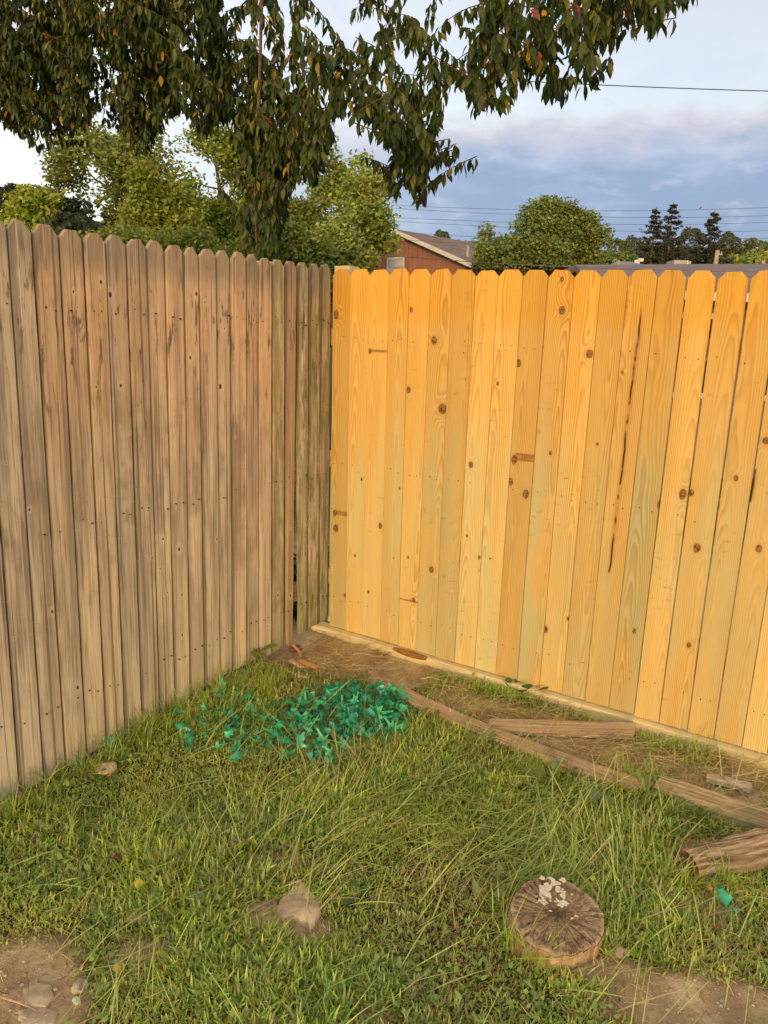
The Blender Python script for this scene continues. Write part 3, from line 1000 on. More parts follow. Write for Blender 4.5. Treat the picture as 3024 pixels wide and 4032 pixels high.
def brown_building():
    apex = far(1585, 915, 30)
    eave = far(1845, 1032, 27.7)
    t = thing('brown_building', 'red-brown metal building with a shallow gable and white verge, behind the new fence', 'building', (apex[0], 30, -0.6), R(-45))
    zt, ze = apex[2] + .6, eave[2] + .6
    hw = 3.27
    xL = -hw
    L = 4.6
    b = MB()
    b.add([(xL, 0, 0), (hw - .08, 0, 0), (hw - .08, 0, ze - .05), (0, 0, zt - .08), (xL, 0, ze - .05)], [(0, 1, 2, 3, 4)])
    b.add([(hw - .08, 0, 0), (hw - .08, L, 0), (hw - .08, L, ze - .05), (hw - .08, 0, ze - .05)], [(0, 1, 2, 3)])
    b.add([(xL, L, 0), (xL, 0, 0), (xL, 0, ze - .05), (xL, L, ze - .05)], [(0, 1, 2, 3)])
    obj('wall', b.mesh('wall', [MAT_BROWNWALL]), t)
    b = MB()
    for k in range(28):
        x = xL + .1 + k * (2 * hw - .25) / 27
        zz = ze - .06 + (zt - ze) * (1 - abs(x) / hw) - .04
        b.box(x - .02, x + .02, -.025, 0.0, 0, zz)
    obj('siding_rib', b.mesh('siding_rib', [MAT_BROWNWALL]), t, kind='stuff')
    sl = (zt - ze) / hw
    for sg in (-1, 1):
        b = MB()
        e = hw + .35
        z2 = zt - sl * e
        v = [(0, -.3, zt), (sg * e, -.3, z2), (sg * e, L, z2), (0, L, zt)]
        v += [(x, y, z + .07) for x, y, z in v]
        b.add(v, [(0, 1, 2, 3), (4, 7, 6, 5), (0, 4, 5, 1), (1, 5, 6, 2), (2, 6, 7, 3), (3, 7, 4, 0)])
        obj('roof', b.mesh('roof', [MAT_ROOF]), t)
        b = MB()
        v = [(0, -.36, zt - .10), (sg * e, -.36, z2 - .10), (sg * e, -.303, z2 - .10), (0, -.303, zt - .10)]
        v += [(x, y, z + .15) for x, y, z in v]
        b.add(v, [(0, 1, 2, 3), (4, 7, 6, 5), (0, 4, 5, 1), (1, 5, 6, 2), (2, 6, 7, 3), (3, 7, 4, 0)])
        obj('verge_board', b.mesh('verge_board', [MAT_WHITE]), t)
    x0, x1 = -.72, .20
    z1 = far(1580, 1012, 30)[2] + .6
    b = MB()
    for (a, c, d, e) in ((x0, x1, z1 - .07, z1), (x0, x1, z1 - 1.3, z1 - 1.23), (x0, x0 + .07, z1 - 1.23, z1 - .07), (x1 - .07, x1, z1 - 1.23, z1 - .07)):
        b.box(a, c, -.06, -.028, d, e)
    wn = obj('window', b.mesh('window', [MAT_WHITE]), t)
    b = MB()
    b.box(x0 + .07, x1 - .07, -.045, -.027, z1 - 1.23, z1 - .07)
    obj('pane', b.mesh('pane', [MAT_PALEGLASS]), wn)
    b = MB()
    vp = far(1815, 1010, 31)
    b.tube([(2.75, .5, ze + .15), (2.75, .5, ze + .62)], .05, 8)
    obj('roof_vent', b.mesh('roof_vent', [MAT_AC]), t)


brown_building()


def hip_house(name, label, x0, x1, y0, y1, zg, ze, zr, wall, roof, over=.4, ridge_in=2.0, windows=(), gutter=True):
    t = thing(name, label, 'house', ((x0 + x1) / 2, y0, zg))
    cx = (x0 + x1) / 2
    w2 = (x1 - x0) / 2
    d = y1 - y0
    ze, zr = ze - zg, zr - zg
    b = MB()
    b.box(-w2, w2, 0, d, 0, ze - .02)
    obj('wall', b.mesh('wall', [wall]), t)
    b = MB()
    e = over
    v = [(-w2 - e, -e, ze), (w2 + e, -e, ze), (w2 + e, d + e, ze), (-w2 - e, d + e, ze), (-w2 + ridge_in, d / 2, zr), (w2 - ridge_in, d / 2, zr)]
    b.add(v, [(0, 1, 5, 4), (1, 2, 5), (2, 3, 4, 5), (3, 0, 4), (0, 3, 2, 1)])
    obj('roof', b.mesh('roof', [roof]), t)
    if gutter:
        b = MB()
        b.box(-w2 - e, w2 + e, -e - .1, -e - .003, ze - .11, ze + .01)
        obj('gutter', b.mesh('gutter', [MAT_WHITE]), t)
    for (wx0, wx1, wz0, wz1) in windows:
        b = MB()
        fr = .06
        b.box(wx0, wx1, -.05, -.003, wz1 - fr, wz1)
        b.box(wx0, wx1, -.05, -.003, wz0, wz0 + fr)
        b.box(wx0, wx0 + fr, -.05, -.003, wz0 + fr, wz1 - fr)
        b.box(wx1 - fr, wx1, -.05, -.003, wz0 + fr, wz1 - fr)
        wn = obj('window', b.mesh('window', [MAT_WHITE]), t)
        b = MB()
        b.box(wx0 + fr, wx1 - fr, -.03, -.004, wz0 + fr, wz1 - fr)
        obj('pane', b.mesh('pane', [MAT_GLASS]), wn)
    return t, cx, y0, zg


# long low building just beyond the new fence, seen over its tops and through its gaps
pL, pR, pE = far(2560, 1048, 15), far(3024, 1033, 15), far(2760, 1150, 9.5)
lb = thing('long_low_building', 'low building with a long dull brown roof right behind the new fence', 'building', (5.0, 9.9, -0.3))
b = MB()
b.box(-2.2, 9.0, 0.0, 9.0, 0, pE[2] + .24)
obj('wall', b.mesh('wall', [MAT_GREYWALL]), lb)
b = MB()
zr0, zr1 = pL[2] + .3, pR[2] + .36
v = [(-2.6, -.4, pE[2] + .3), (9.4, -.4, pE[2] + .38), (9.4, 5.1, zr1 + .2), (-1.6, 5.1, zr0 - .02), (9.4, 10, zr1 - .5), (-2.6, 10, zr0 - .6)]
v += [(x, y, z - .12) for x, y, z in v]
b.add(v, [(0, 1, 2, 3), (3, 2, 4, 5), (6, 9, 8, 7), (9, 11, 10, 8), (0, 6, 7, 1), (1, 7, 8, 2), (2, 8, 10, 4), (4, 10, 11, 5), (5, 11, 9, 3), (3, 9, 6, 0)])
obj('roof', b.mesh('roof', [MAT_ROOF_DK]), lb)
b = MB()
b.box(-2.6, 9.4, -.5, -.403, pE[2] + .20, pE[2] + .30)
obj('gutter', b.mesh('gutter', [MAT_WHITE]), lb)
for wx in (-1.75, -.4, 1.2, 3.0):
    b = MB()
    z1, z0 = 2.35, 1.3
    b.box(wx, wx + .9, -.05, -.003, z1 - .07, z1)
    b.box(wx, wx + .9, -.05, -.003, z0, z0 + .07)
    b.box(wx, wx + .07, -.05, -.003, z0 + .07, z1 - .07)
    b.box(wx + .83, wx + .9, -.05, -.003, z0 + .07, z1 - .07)
    wn = obj('window', b.mesh('window', [MAT_WHITE]), lb)
    b = MB()
    b.box(wx + .07, wx + .83, -.03, -.004, z0 + .07, z1 - .07)
    obj('pane', b.mesh('pane', [MAT_GLASS]), wn)
p0, p1 = far(2652, 1047, 15.2), far(2722, 1026, 15.2)
t = thing('rooftop_unit', 'pale boxy vent unit on the ridge of the long brown roof', 'roof unit', (p0[0], 15.2, p0[2] - .1))
b = MB()
b.box(0, (p1[0] - p0[0]) * .72, 0, .4, 0, p1[2] - p0[2] + .1)
obj('casing', b.mesh('casing', [MAT_AC]), t)
b = MB()
b.box((p1[0] - p0[0]) * .72 + .002, (p1[0] - p0[0]) * .80, -.02, .38, 0, p1[2] - p0[2] + .1)
obj('side_strip', b.mesh('side_strip', [MAT_WHITE]), t)
b = MB()
b.box((p1[0] - p0[0]) * .80 + .002, p1[0] - p0[0], 0, .4, 0, p1[2] - p0[2] + .09)
obj('side_box', b.mesh('side_box', [MAT_AC]), t)

a0, a1 = far(2405, 1075, 40), far(2490, 1030, 44)
hip_house('grey_roofed_house', 'small house with a pointed grey metal roof left of the long brown roof', a0[0] - .2, a1[0] + .6, 40, 44.5, -1, far(2440, 1068, 40)[2], far(2440, 1029, 42.2)[2], MAT_GREYWALL, MAT_ROOF_G, .3, 1.1)
a0, a1 = far(2215, 1090, 20), far(2395, 1090, 20)
hip_house('brown_roofed_house', 'house with a low brown hip roof and white gutter below the round tree', a0[0], a1[0] + .1, 20, 25, -1, far(2250, 1090, 20)[2], far(2280, 1048, 22.5)[2], MAT_GREYWALL, MAT_ROOF, .35, .8)
a0, a1 = far(2310, 1062, 50), far(2385, 1062, 50)
hip_house('white_gabled_house', 'tiny pale house beside the pointed grey roof', a0[0], a1[0], 50, 54, -1, far(2340, 1056, 50)[2], far(2340, 1040, 52)[2], MAT_WHITE, MAT_ROOF_G, .2, .3, [(-.5, .5, 4.2, 4.9)])
a0, a1 = far(590, 1010, 30), far(715, 1010, 30)
hip_house('pink_roofed_house', 'house with a faded pinkish roof glimpsed just above the weathered fence', a0[0], a1[0], 30, 36, -1, far(650, 1000, 30)[2], far(650, 958, 33)[2], MAT_BROWNWALL, simple_mat('pink_shingle', (0.24, 0.16, 0.14), (0.32, 0.23, 0.20), 3, .95, .01), .3, 1.0)

# poles
def pole(name, label, u, v0, v1, y, r, lean=0.0, cross=False, cat='pole'):
    p = far(u, v1, y)
    top = far(u + lean, v0, y)
    t = thing(name, label, cat, (p[0], y, -1.0))
    b = MB()
    b.tube([(0, 0, 0), (0, 0, p[2] + 1), (top[0] - p[0], 0, top[2] + 1)], [r * 1.1, r, r * .85], 8)
    obj('shaft', b.mesh('shaft', [MAT_POLE], True), t)
    if cross:
        b = MB()
        x, z = top[0] - p[0], top[2] + 1
        b.box(x - .12, x + .34, -.05, .05, z - .32, z - .22)
        b.tube([(x + .27, 0, z - .22), (x + .27, 0, z - .08)], .045, 6)
        obj('bracket', b.mesh('bracket', [MAT_POLE]), t)
    return t


pole('utility_pole', 'pale utility pole with a small bracket right of the bare spruce trunk', 2817, 985, 1045, 55, .16, 9, True)
pole('short_pole', 'short pale pole in front of the pointed grey roof', 2434, 1026, 1058, 38, .09)
pole('roof_pipe', 'stubby pale pipe on the far right of the roof line', 3005, 1024, 1040, 26, .06, cat='pipe')
lp = far(930, 880, 35)
t = thing('street_lamp', 'white street lamp head on a curved arm among the trees', 'street lamp', (lp[0] + .55, 35, -1))
b = MB()
b.tube([(0, 0, 0), (0, 0, lp[2] + .3), (-.05, 0, lp[2] + .75), (-.25, 0, lp[2] + .98)], [.08, .06, .04, .035], 8)
obj('shaft', b.mesh('shaft', [simple_mat('lamp_arm', (0.36, 0.20, 0.12), (0.42, 0.25, 0.15), 5, .6, 0)], True), t)
b = MB()
b.tube([(-.22, 0, lp[2] + .99), (-.35, 0, lp[2] + 1.03), (-.75, 0, lp[2] + 1.02), (-.9, 0, lp[2] + 1.0)], [.05, .10, .12, .05], 8)
b.tube([(-.6, 0, lp[2] + 1.1), (-.6, 0, lp[2] + 1.25)], .05, 6)
obj('lamp_head', b.mesh('lamp_head', [MAT_WHITE], True), t)
sp_ = far(2512, 1026, 45)
t = thing('white_sign', 'small white double sign board left of the first spruce', 'sign', (sp_[0], 45, -1))
b = MB()
b.box(-.20, .10, -.04, .04, sp_[2] + .80, sp_[2] + 1.02)
b.box(.0, .28, -.09, -.042, sp_[2] + .94, sp_[2] + 1.12)
obj('board', b.mesh('board', [MAT_WHITE]), t)
b = MB()
b.tube([(0, .06, 0), (0, .06, sp_[2] + 1.1)], .05, 6)
obj('post', b.mesh('post', [MAT_POLE]), t)


def cable(label, pts, y0, y1, r, mat):
    """pts: spots of the photograph; the wire runs between distances y0 and y1"""
    us = [p[0] for p in pts]
    vv = [p[1] for p in pts]
    P = []
    for u in np.linspace(us[0], us[-1], 40):
        k = (u - us[0]) / (us[-1] - us[0])
        v = np.interp(u, us, vv) if len(us) < 3 else float(np.polyval(np.polyfit(us, vv, min(3, len(us) - 1)), u))
        P.append(far(u, v, y0 + (y1 - y0) * k))
    o = P[0]
    b = MB()
    b.tube([p - o for p in P], r, 5, False)
    tag(obj('power_line', b.mesh('power_line', [mat], True), None, tuple(o)), label, 'cable')


cable('thick black cable crossing the open sky behind the hanging leaves', [(-300, 170), (900, 248), (1620, 297), (2350, 333), (3300, 365)], 22, 18, .011, MAT_WIRE)
cable('topmost of the thin wires above the spruces', [(1100, 780), (1545, 805), (2100, 829), (2400, 832), (2800, 822), (3300, 803)], 50, 46, .011, MAT_WIRE)
cable('second thin wire from the top above the round tree', [(1100, 790), (1560, 818), (2000, 845), (2400, 857), (3024, 846), (3300, 838)], 50.5, 46.5, .011, MAT_WIRE)
cable('third thin wire from the top, crossing both left spruces', [(1100, 835), (1555, 855), (2400, 887), (3024, 871), (3300, 862)], 51, 47, .011, MAT_WIRE)
cable('fourth thin wire from the top, near the spruce shoulders', [(1100, 845), (1560, 870), (2400, 912), (3024, 905), (3300, 898)], 51.5, 47.5, .011, MAT_WIRE)
cable('fifth thin wire, low across the round tree', [(1500, 908), (1640, 918), (2400, 945), (3024, 937), (3300, 932)], 27, 25, .006, MAT_WIRE)
cable('sixth thin wire, lowest in front of the far treeline', [(1500, 938), (1640, 948), (2400, 967), (3024, 960), (3300, 955)], 27.5, 25.5, .006, MAT_WIRE)
cable('pale sagging wire just above the new fence in front of the brown building', [(1300, 985), (1580, 1010), (1900, 1034), (2360, 1056), (3024, 1071), (3300, 1074)], 9.0, 8.2, .0045, MAT_WIRE_L)

# bird on the topmost wire
bp = far(2757, 823, 46.9)
t = thing('bird', 'tiny reddish bird perched on the topmost thin wire', 'bird', (bp[0], bp[1], bp[2] - .02))
b = MB()
b.tube([(-.10, 0, .02), (-.04, 0, .05), (.01, 0, .08), (.04, 0, .12), (.06, 0, .145), (.09, 0, .14)], [.01, .03, .045, .035, .03, .004], 8)
obj('body', b.mesh('body', [simple_mat('bird_red', (0.30, 0.07, 0.04), (0.38, 0.12, 0.06), 20, .8, 0)], True), t)

# ------------------------------------------------------------------ middle-distance trees
make_tree('young_tree', 'lime green cone-shaped young tree at the left edge in front of the hill', (-7.1, 16, -.6),
          [px_lobe(130, 740, 32, 60, 16), px_lobe(135, 830, 75, 70, 16), px_lobe(140, 930, 115, 80, 16)], .15, 90, 60, (.135, .150, .024), 1, .20, trunk_r=.07)
make_tree('lime_bush', 'lime green bush cut by the left edge of the photo', (-8.6, 16, -.6), [px_lobe(10, 945, 70, 60, 16), px_lobe(-130, 900, 110, 100, 16)], .15, 70, 60, (.140, .155, .022), 2, .22, trunk_r=.05, cat='bush')
make_tree('spreading_tree', 'airy spreading tree with fanned limbs behind the weathered fence', (-7.4, 24, -.6),
          [px_lobe(480, 640, 260, 150, 24), px_lobe(430, 570, 190, 120, 24), px_lobe(560, 760, 190, 140, 24), px_lobe(320, 700, 120, 70, 24), px_lobe(290, 600, 110, 70, 24)], .17, 150, 62, (.100, .112, .036), 3, .30, open_=.08, trunk_r=.2)
make_tree('dense_tree', 'dense yellow-green tree right of the spreading tree', (-6.2, 22, -.6),
          [px_lobe(640, 700, 110, 160, 22), px_lobe(660, 860, 150, 140, 22), px_lobe(560, 900, 120, 110, 22)], .16, 130, 70, (.105, .118, .020), 4, .28, trunk_r=.14)
make_tree('tall_tree', 'tall bright green tree under the middle of the hanging leaves', (-5.5, 26, -.6),
          [px_lobe(850, 600, 120, 140, 26), px_lobe(880, 760, 170, 160, 26), px_lobe(830, 900, 150, 120, 26)], .17, 160, 70, (.105, .125, .022), 5, .33, trunk_r=.18)
make_tree('green_tree', 'green tree right of the hanging twig, behind the pale-tipped one', (-2.6, 27, -.6),
          [px_lobe(1260, 700, 150, 160, 27), px_lobe(1300, 860, 180, 150, 27), px_lobe(1150, 900, 150, 130, 27)], .17, 170, 70, (.095, .115, .026), 6, .33, trunk_r=.18)
make_tree('pale_tipped_tree', 'pale green tree with layered sprays left of the brown building', (-.9, 20, -.6),
          [px_lobe(1440, 700, 60, 100, 20), px_lobe(1430, 820, 120, 110, 20), px_lobe(1420, 960, 165, 110, 20), px_lobe(1330, 980, 120, 90, 20)], .145, 150, 70, (.125, .145, .036), 7, .24, trunk_r=.12)
make_tree('thicket', 'dark green thicket low behind the middle of the fences', (-3.3, 18, -.6),
          [px_lobe(1110, 990, 150, 110, 18), px_lobe(960, 1000, 140, 90, 18), px_lobe(1230, 1010, 110, 90, 18)], .13, 120, 62, (.066, .082, .018), 8, .22, trunk_r=.07, cat='thicket')
make_tree('thicket', 'low green thicket behind the middle boards of the weathered fence', (-6.0, 17, -.6),
          [px_lobe(540, 985, 180, 75, 17), px_lobe(340, 970, 150, 60, 17), px_lobe(760, 1000, 150, 70, 17)], .13, 120, 62, (.085, .100, .022), 9, .22, trunk_r=.07, cat='thicket')
make_tree('round_tree', 'broad rounded green tree standing right of the brown building', (4.3, 24, -.6),
          [px_lobe(2000, 880, 60, 75, 24), px_lobe(1930, 960, 80, 80, 24), px_lobe(2080, 930, 110, 80, 24), px_lobe(2185, 860, 70, 85, 24), px_lobe(2180, 800, 32, 45, 24), px_lobe(2240, 900, 90, 90, 24), px_lobe(2310, 880, 58, 95, 24), px_lobe(2255, 850, 60, 80, 24), px_lobe(2290, 930, 90, 100, 24), px_lobe(2325, 960, 60, 90, 24), px_lobe(2120, 880, 70, 80, 24), px_lobe(2010, 830, 28, 40, 24), px_lobe(2100, 1010, 200, 70, 24), px_lobe(2290, 1010, 90, 70, 24), px_lobe(1890, 1000, 60, 60, 24)],
          .14, 360, 80, (.085, .104, .034), 10, .20, trunk_r=.25, open_=-.10)


def spruce(label, u, v, y, hw, seed, bare=0.0, lean=0.0):
    g = np.random.default_rng(seed)
    top = far(u, v, y)
    base = np.array([top[0] - lean, y, -1.0])
    H = top[2] + 1.0
    t = thing('spruce', label, 'tree', tuple(base), group='spruces beyond the long brown roof')
    b = MB()
    b.tube([(0, 0, 0), (lean * .5, 0, H * .5), (lean, 0, H)], [.22, .14, .02], 7)
    obj('trunk', b.mesh('trunk', [simple_mat('spruce_bark_%d' % seed, (.13, .09, .065), (.22, .16, .12), 6, .95, .01)], True), t)
    Vs, Fs, n0 = [], [], 0
    b2 = MB()
    for lay in range(25):
        k = lay / 24
        zl = H * (0.30 + 0.68 * k) if not bare else H * (.36 + .62 * k)
        rad = hw * (1 - k) ** 1.0 * g.uniform(.8, 1.15) + .15
        for q in range(9):
            an = g.uniform(0, 6.28)
            z = zl + g.uniform(-.3, .3) * H * .68 / 24
            L = rad * (g.uniform(.8, 1.25) if q % 3 == 0 else g.uniform(.35, .8))
            droop = g.uniform(.10, .3)
            ax = np.array([cos(an), sin(an), 0])
            p0 = np.array([lean * z / H, 0, z])
            pts = [p0 + ax * L * s_ + np.array([0, 0, -droop * L * math.sin(s_ * 2.4) + .30 * L * s_ * s_]) for s_ in (0, .35, .7, 1)]
            b2.tube(pts, [.03, .022, .014, .006], 3, False)
            nn = int(14 + 17 * L)
            for s_ in g.uniform(.12, 1.0, nn):
                c = p0 + ax * L * s_ + np.array([0, 0, -droop * L * math.sin(s_ * 2.4) + .30 * L * s_ * s_])
                side = np.cross(ax, [0, 0, 1]) * g.choice([-1, 1])
                e1 = side * g.uniform(.08, .24) + ax * g.uniform(.05, .20) + np.array([0, 0, g.uniform(-.16, .0)])
                e2 = ax * .13 + np.array([0, 0, g.uniform(-.12, .05)])
                Vs += [c, c + e1 * .5 + e2, c + e1, c + e1 * .4 - e2 * .4]
                Fs.append([n0, n0 + 1, n0 + 2, n0 + 3])
                n0 += 4
    if bare:
        for z in np.linspace(H * .08, H * .36, 14):
            for q in range(3):
                an = g.uniform(0, 6.28)
                L = g.uniform(.5, 1.3)
                b2.tube([(lean * z / H, 0, z), (lean * z / H + cos(an) * L * .6, sin(an) * L * .6, z + .05), (lean * z / H + cos(an) * L, sin(an) * L, z - .12)], [.025, .018, .006], 3, False)
    obj('branches', b2.mesh('branches', [MAT_BARK]), t)
    c = jitter_cols((.075, .085, .042), len(Fs), g, .3, .15)
    obj('needles', mesh_np('needles', np.array(Vs), np.array(Fs), [MAT_NEEDLE], False, np.repeat(c, 4, 0)), t, kind='stuff')


spruce('leftmost dark spruce of the three, broad with upswept boughs', 2585, 815, 60, 5.2, 21)
spruce('tallest dark spruce, thin-topped, between the other two', 2652, 795, 62, 4.6, 22)
spruce('rightmost spruce of the three, with a bare leaning pale trunk', 2815, 828, 58, 4.9, 23, 1.0, .55)

# far treeline
def far_tree_mesh(seed, col):
    g = np.random.default_rng(seed)
    n = 2200
    d = g.normal(size=(n, 3))
    d /= np.linalg.norm(d, axis=1)[:, None]
    lumps = g.normal(size=(9, 3))
    lumps /= np.linalg.norm(lumps, axis=1)[:, None]
    r = .62 + .38 * np.max(np.clip(d @ lumps.T, 0, 1) ** 6, axis=1)
    p = d * r[:, None] * g.uniform(.82, 1.0, n)[:, None]
    p[:, 2] = np.sign(p[:, 2]) * np.abs(p[:, 2]) ** .8 * 1.15
    v, f = leaf_cards(p, .17, g)
    lo = np.argmax(d @ lumps.T, axis=1)
    cl = jitter_cols(col, 9, g, .2, .12)[lo] * (1 + g.normal(0, .2, n))[:, None] * 3.4
    return mesh_np('crown', v, f, [MAT_TREE], False, np.repeat(np.clip(cl, .004, .9), 4, 0))


FT = [far_tree_mesh(s_, c_) for s_, c_ in ((31, (.050, .062, .020)), (32, (.075, .090, .022)), (33, (.035, .045, .018)), (34, (.095, .105, .020)), (35, (.058, .072, .022)))]
tb = MB()
tb.tube([(0, 0, 0), (0, 0, .55)], [.05, .03], 6)
FT_TRUNK = tb.mesh('trunk', [MAT_BARK])


def far_tree(label, u, v, y, hw, mi, group=None, tall=1.0):
    p = far(u, v, y)
    H = p[2] + 1.0
    wd = 1.9 * hw * y / 3027
    t = thing('bushy_tree', label, 'tree', (p[0], y, -1.0), rnd.uniform(0, 6), group)
    c = obj('crown', FT[mi], t, (0, 0, H - wd * 1.1), (0, 0, 0), (wd, wd, wd), kind='stuff')
    obj('trunk', FT_TRUNK, t, (0, 0, 0), (0, 0, 0), (wd * .8, wd * .8, H * .6))


KIND = ['mid green', 'olive green', 'dark green', 'lime green', 'soft green']


def filler_tree(u, v, y, hw, mi):
    """one of the bushy trees that make up the far treeline; those of a colour in the same stretch look alike"""
    place = ('behind the brown building roof' if u < 1900 else 'between the round tree and the first spruce' if u < 2530 else
             'around the feet of the spruces' if u < 2870 else 'at the right end of the treeline')
    far_tree('%s bushy tree %s' % (KIND[mi], place), u, v, y, hw, mi, '%s treeline bushes %s' % (KIND[mi], place))


rk = random.Random(8)
u = 1660
while u < 3080:
    a_ = (u, rk.uniform(945, 985), rk.uniform(78, 105), rk.uniform(60, 95), rk.choice([0, 1, 2, 4, 0, 4]))
    if not 1890 < u < 2320:
        filler_tree(*a_)
    u += rk.uniform(30, 50)
for u, v, y, hw, mi in ((2400, 1000, 62, 40, 1), (2465, 990, 66, 45, 3), (2560, 960, 70, 70, 2), (2640, 955, 72, 70, 2), (2700, 990, 66, 50, 1), (2800, 960, 64, 80, 2), (2900, 985, 68, 60, 1), (2960, 985, 66, 60, 3), (3040, 970, 70, 70, 1), (2850, 1000, 66, 55, 3)):
    filler_tree(u, v, y, hw, mi)
far_tree('dark dome-topped tree between the second and third spruce', 2717, 893, 80, 30, 2)
far_tree('small dark pointed tree top just right of the rightmost spruce', 2877, 912, 82, 24, 2)
far_tree('dark round-headed tree left of the first spruce', 2497, 928, 86, 28, 2)
far_tree('pale grey-green tree left of the dark round-headed one', 2437, 932, 95, 26, 4)
far_tree('dark tree mass at the right edge of the treeline', 2985, 915, 92, 50, 0)
far_tree('dark conifer-like tree rising behind the brown roof', 1738, 905, 70, 22, 2)
far_tree('rounded dark trees behind the brown roof beside the round tree', 1815, 915, 72, 55, 0)

# ------------------------------------------------------------------ drooping tree whose branches hang over the fences
def leaf_template():
    """leaf along +x of length 1, folded on the midrib, tip curling down"""
    rows = [(0.0, 0.0, 0.0), (.18, .13, -.01), (.45, .190, -.03), (.75, .115, -.09), (1.0, 0.0, -.20)]
    v, f = [], []
    ids = []
    for (x, hw, z) in rows:
        if hw == 0:
            ids.append((len(v),))
            v.append((x, 0, z))
        else:
            ids.append((len(v), len(v) + 1, len(v) + 2))
            v += [(x, -hw, z + hw * .32), (x, 0, z), (x, hw, z + hw * .32)]
    a, b_ = ids[0][0], ids[1]
    f += [(a, b_[0], b_[1]), (a, b_[1], b_[2])]
    q = []
    for k in (1, 2):
        p, n = ids[k], ids[k + 1]
        q += [(p[0], n[0], n[1], p[1]), (p[1], n[1], n[2], p[2])]
    p, a = ids[3], ids[4][0]
    f += [(p[0], a, p[1]), (p[1], a, p[2])]
    return np.array(v), np.array(f), np.array(q)


LEAF_V, LEAF_T, LEAF_Q = leaf_template()
CAN_U = [-160, 0, 60, 90, 130, 200, 250, 300, 330, 360, 420, 460, 500, 530, 545, 560, 600, 640, 690, 720, 760, 800, 830, 870, 905, 925, 960, 1000, 1060, 1090, 1130, 1160, 1210, 1250, 1290, 1310, 1350, 1390, 1450]
CAN_V = [300, 275, 300, 330, 300, 265, 300, 325, 325, 250, 305, 265, 270, 280, 330, 400, 410, 390, 400, 280, 290, 260, 315, 375, 440, 300, 240, 270, 285, 230, 170, 205, 225, 190, 140, 70, 55, 65, 40]
CAN_D = lambda u: float(np.interp(u, [-160, 0, 330, 700, 1060, 1300, 1450], [8.2, 7.7, 7.0, 5.9, 5.1, 4.6, 4.35]))


def dpx(u, v, y):
    return far(u * 1.8228, v * 1.8228, y)


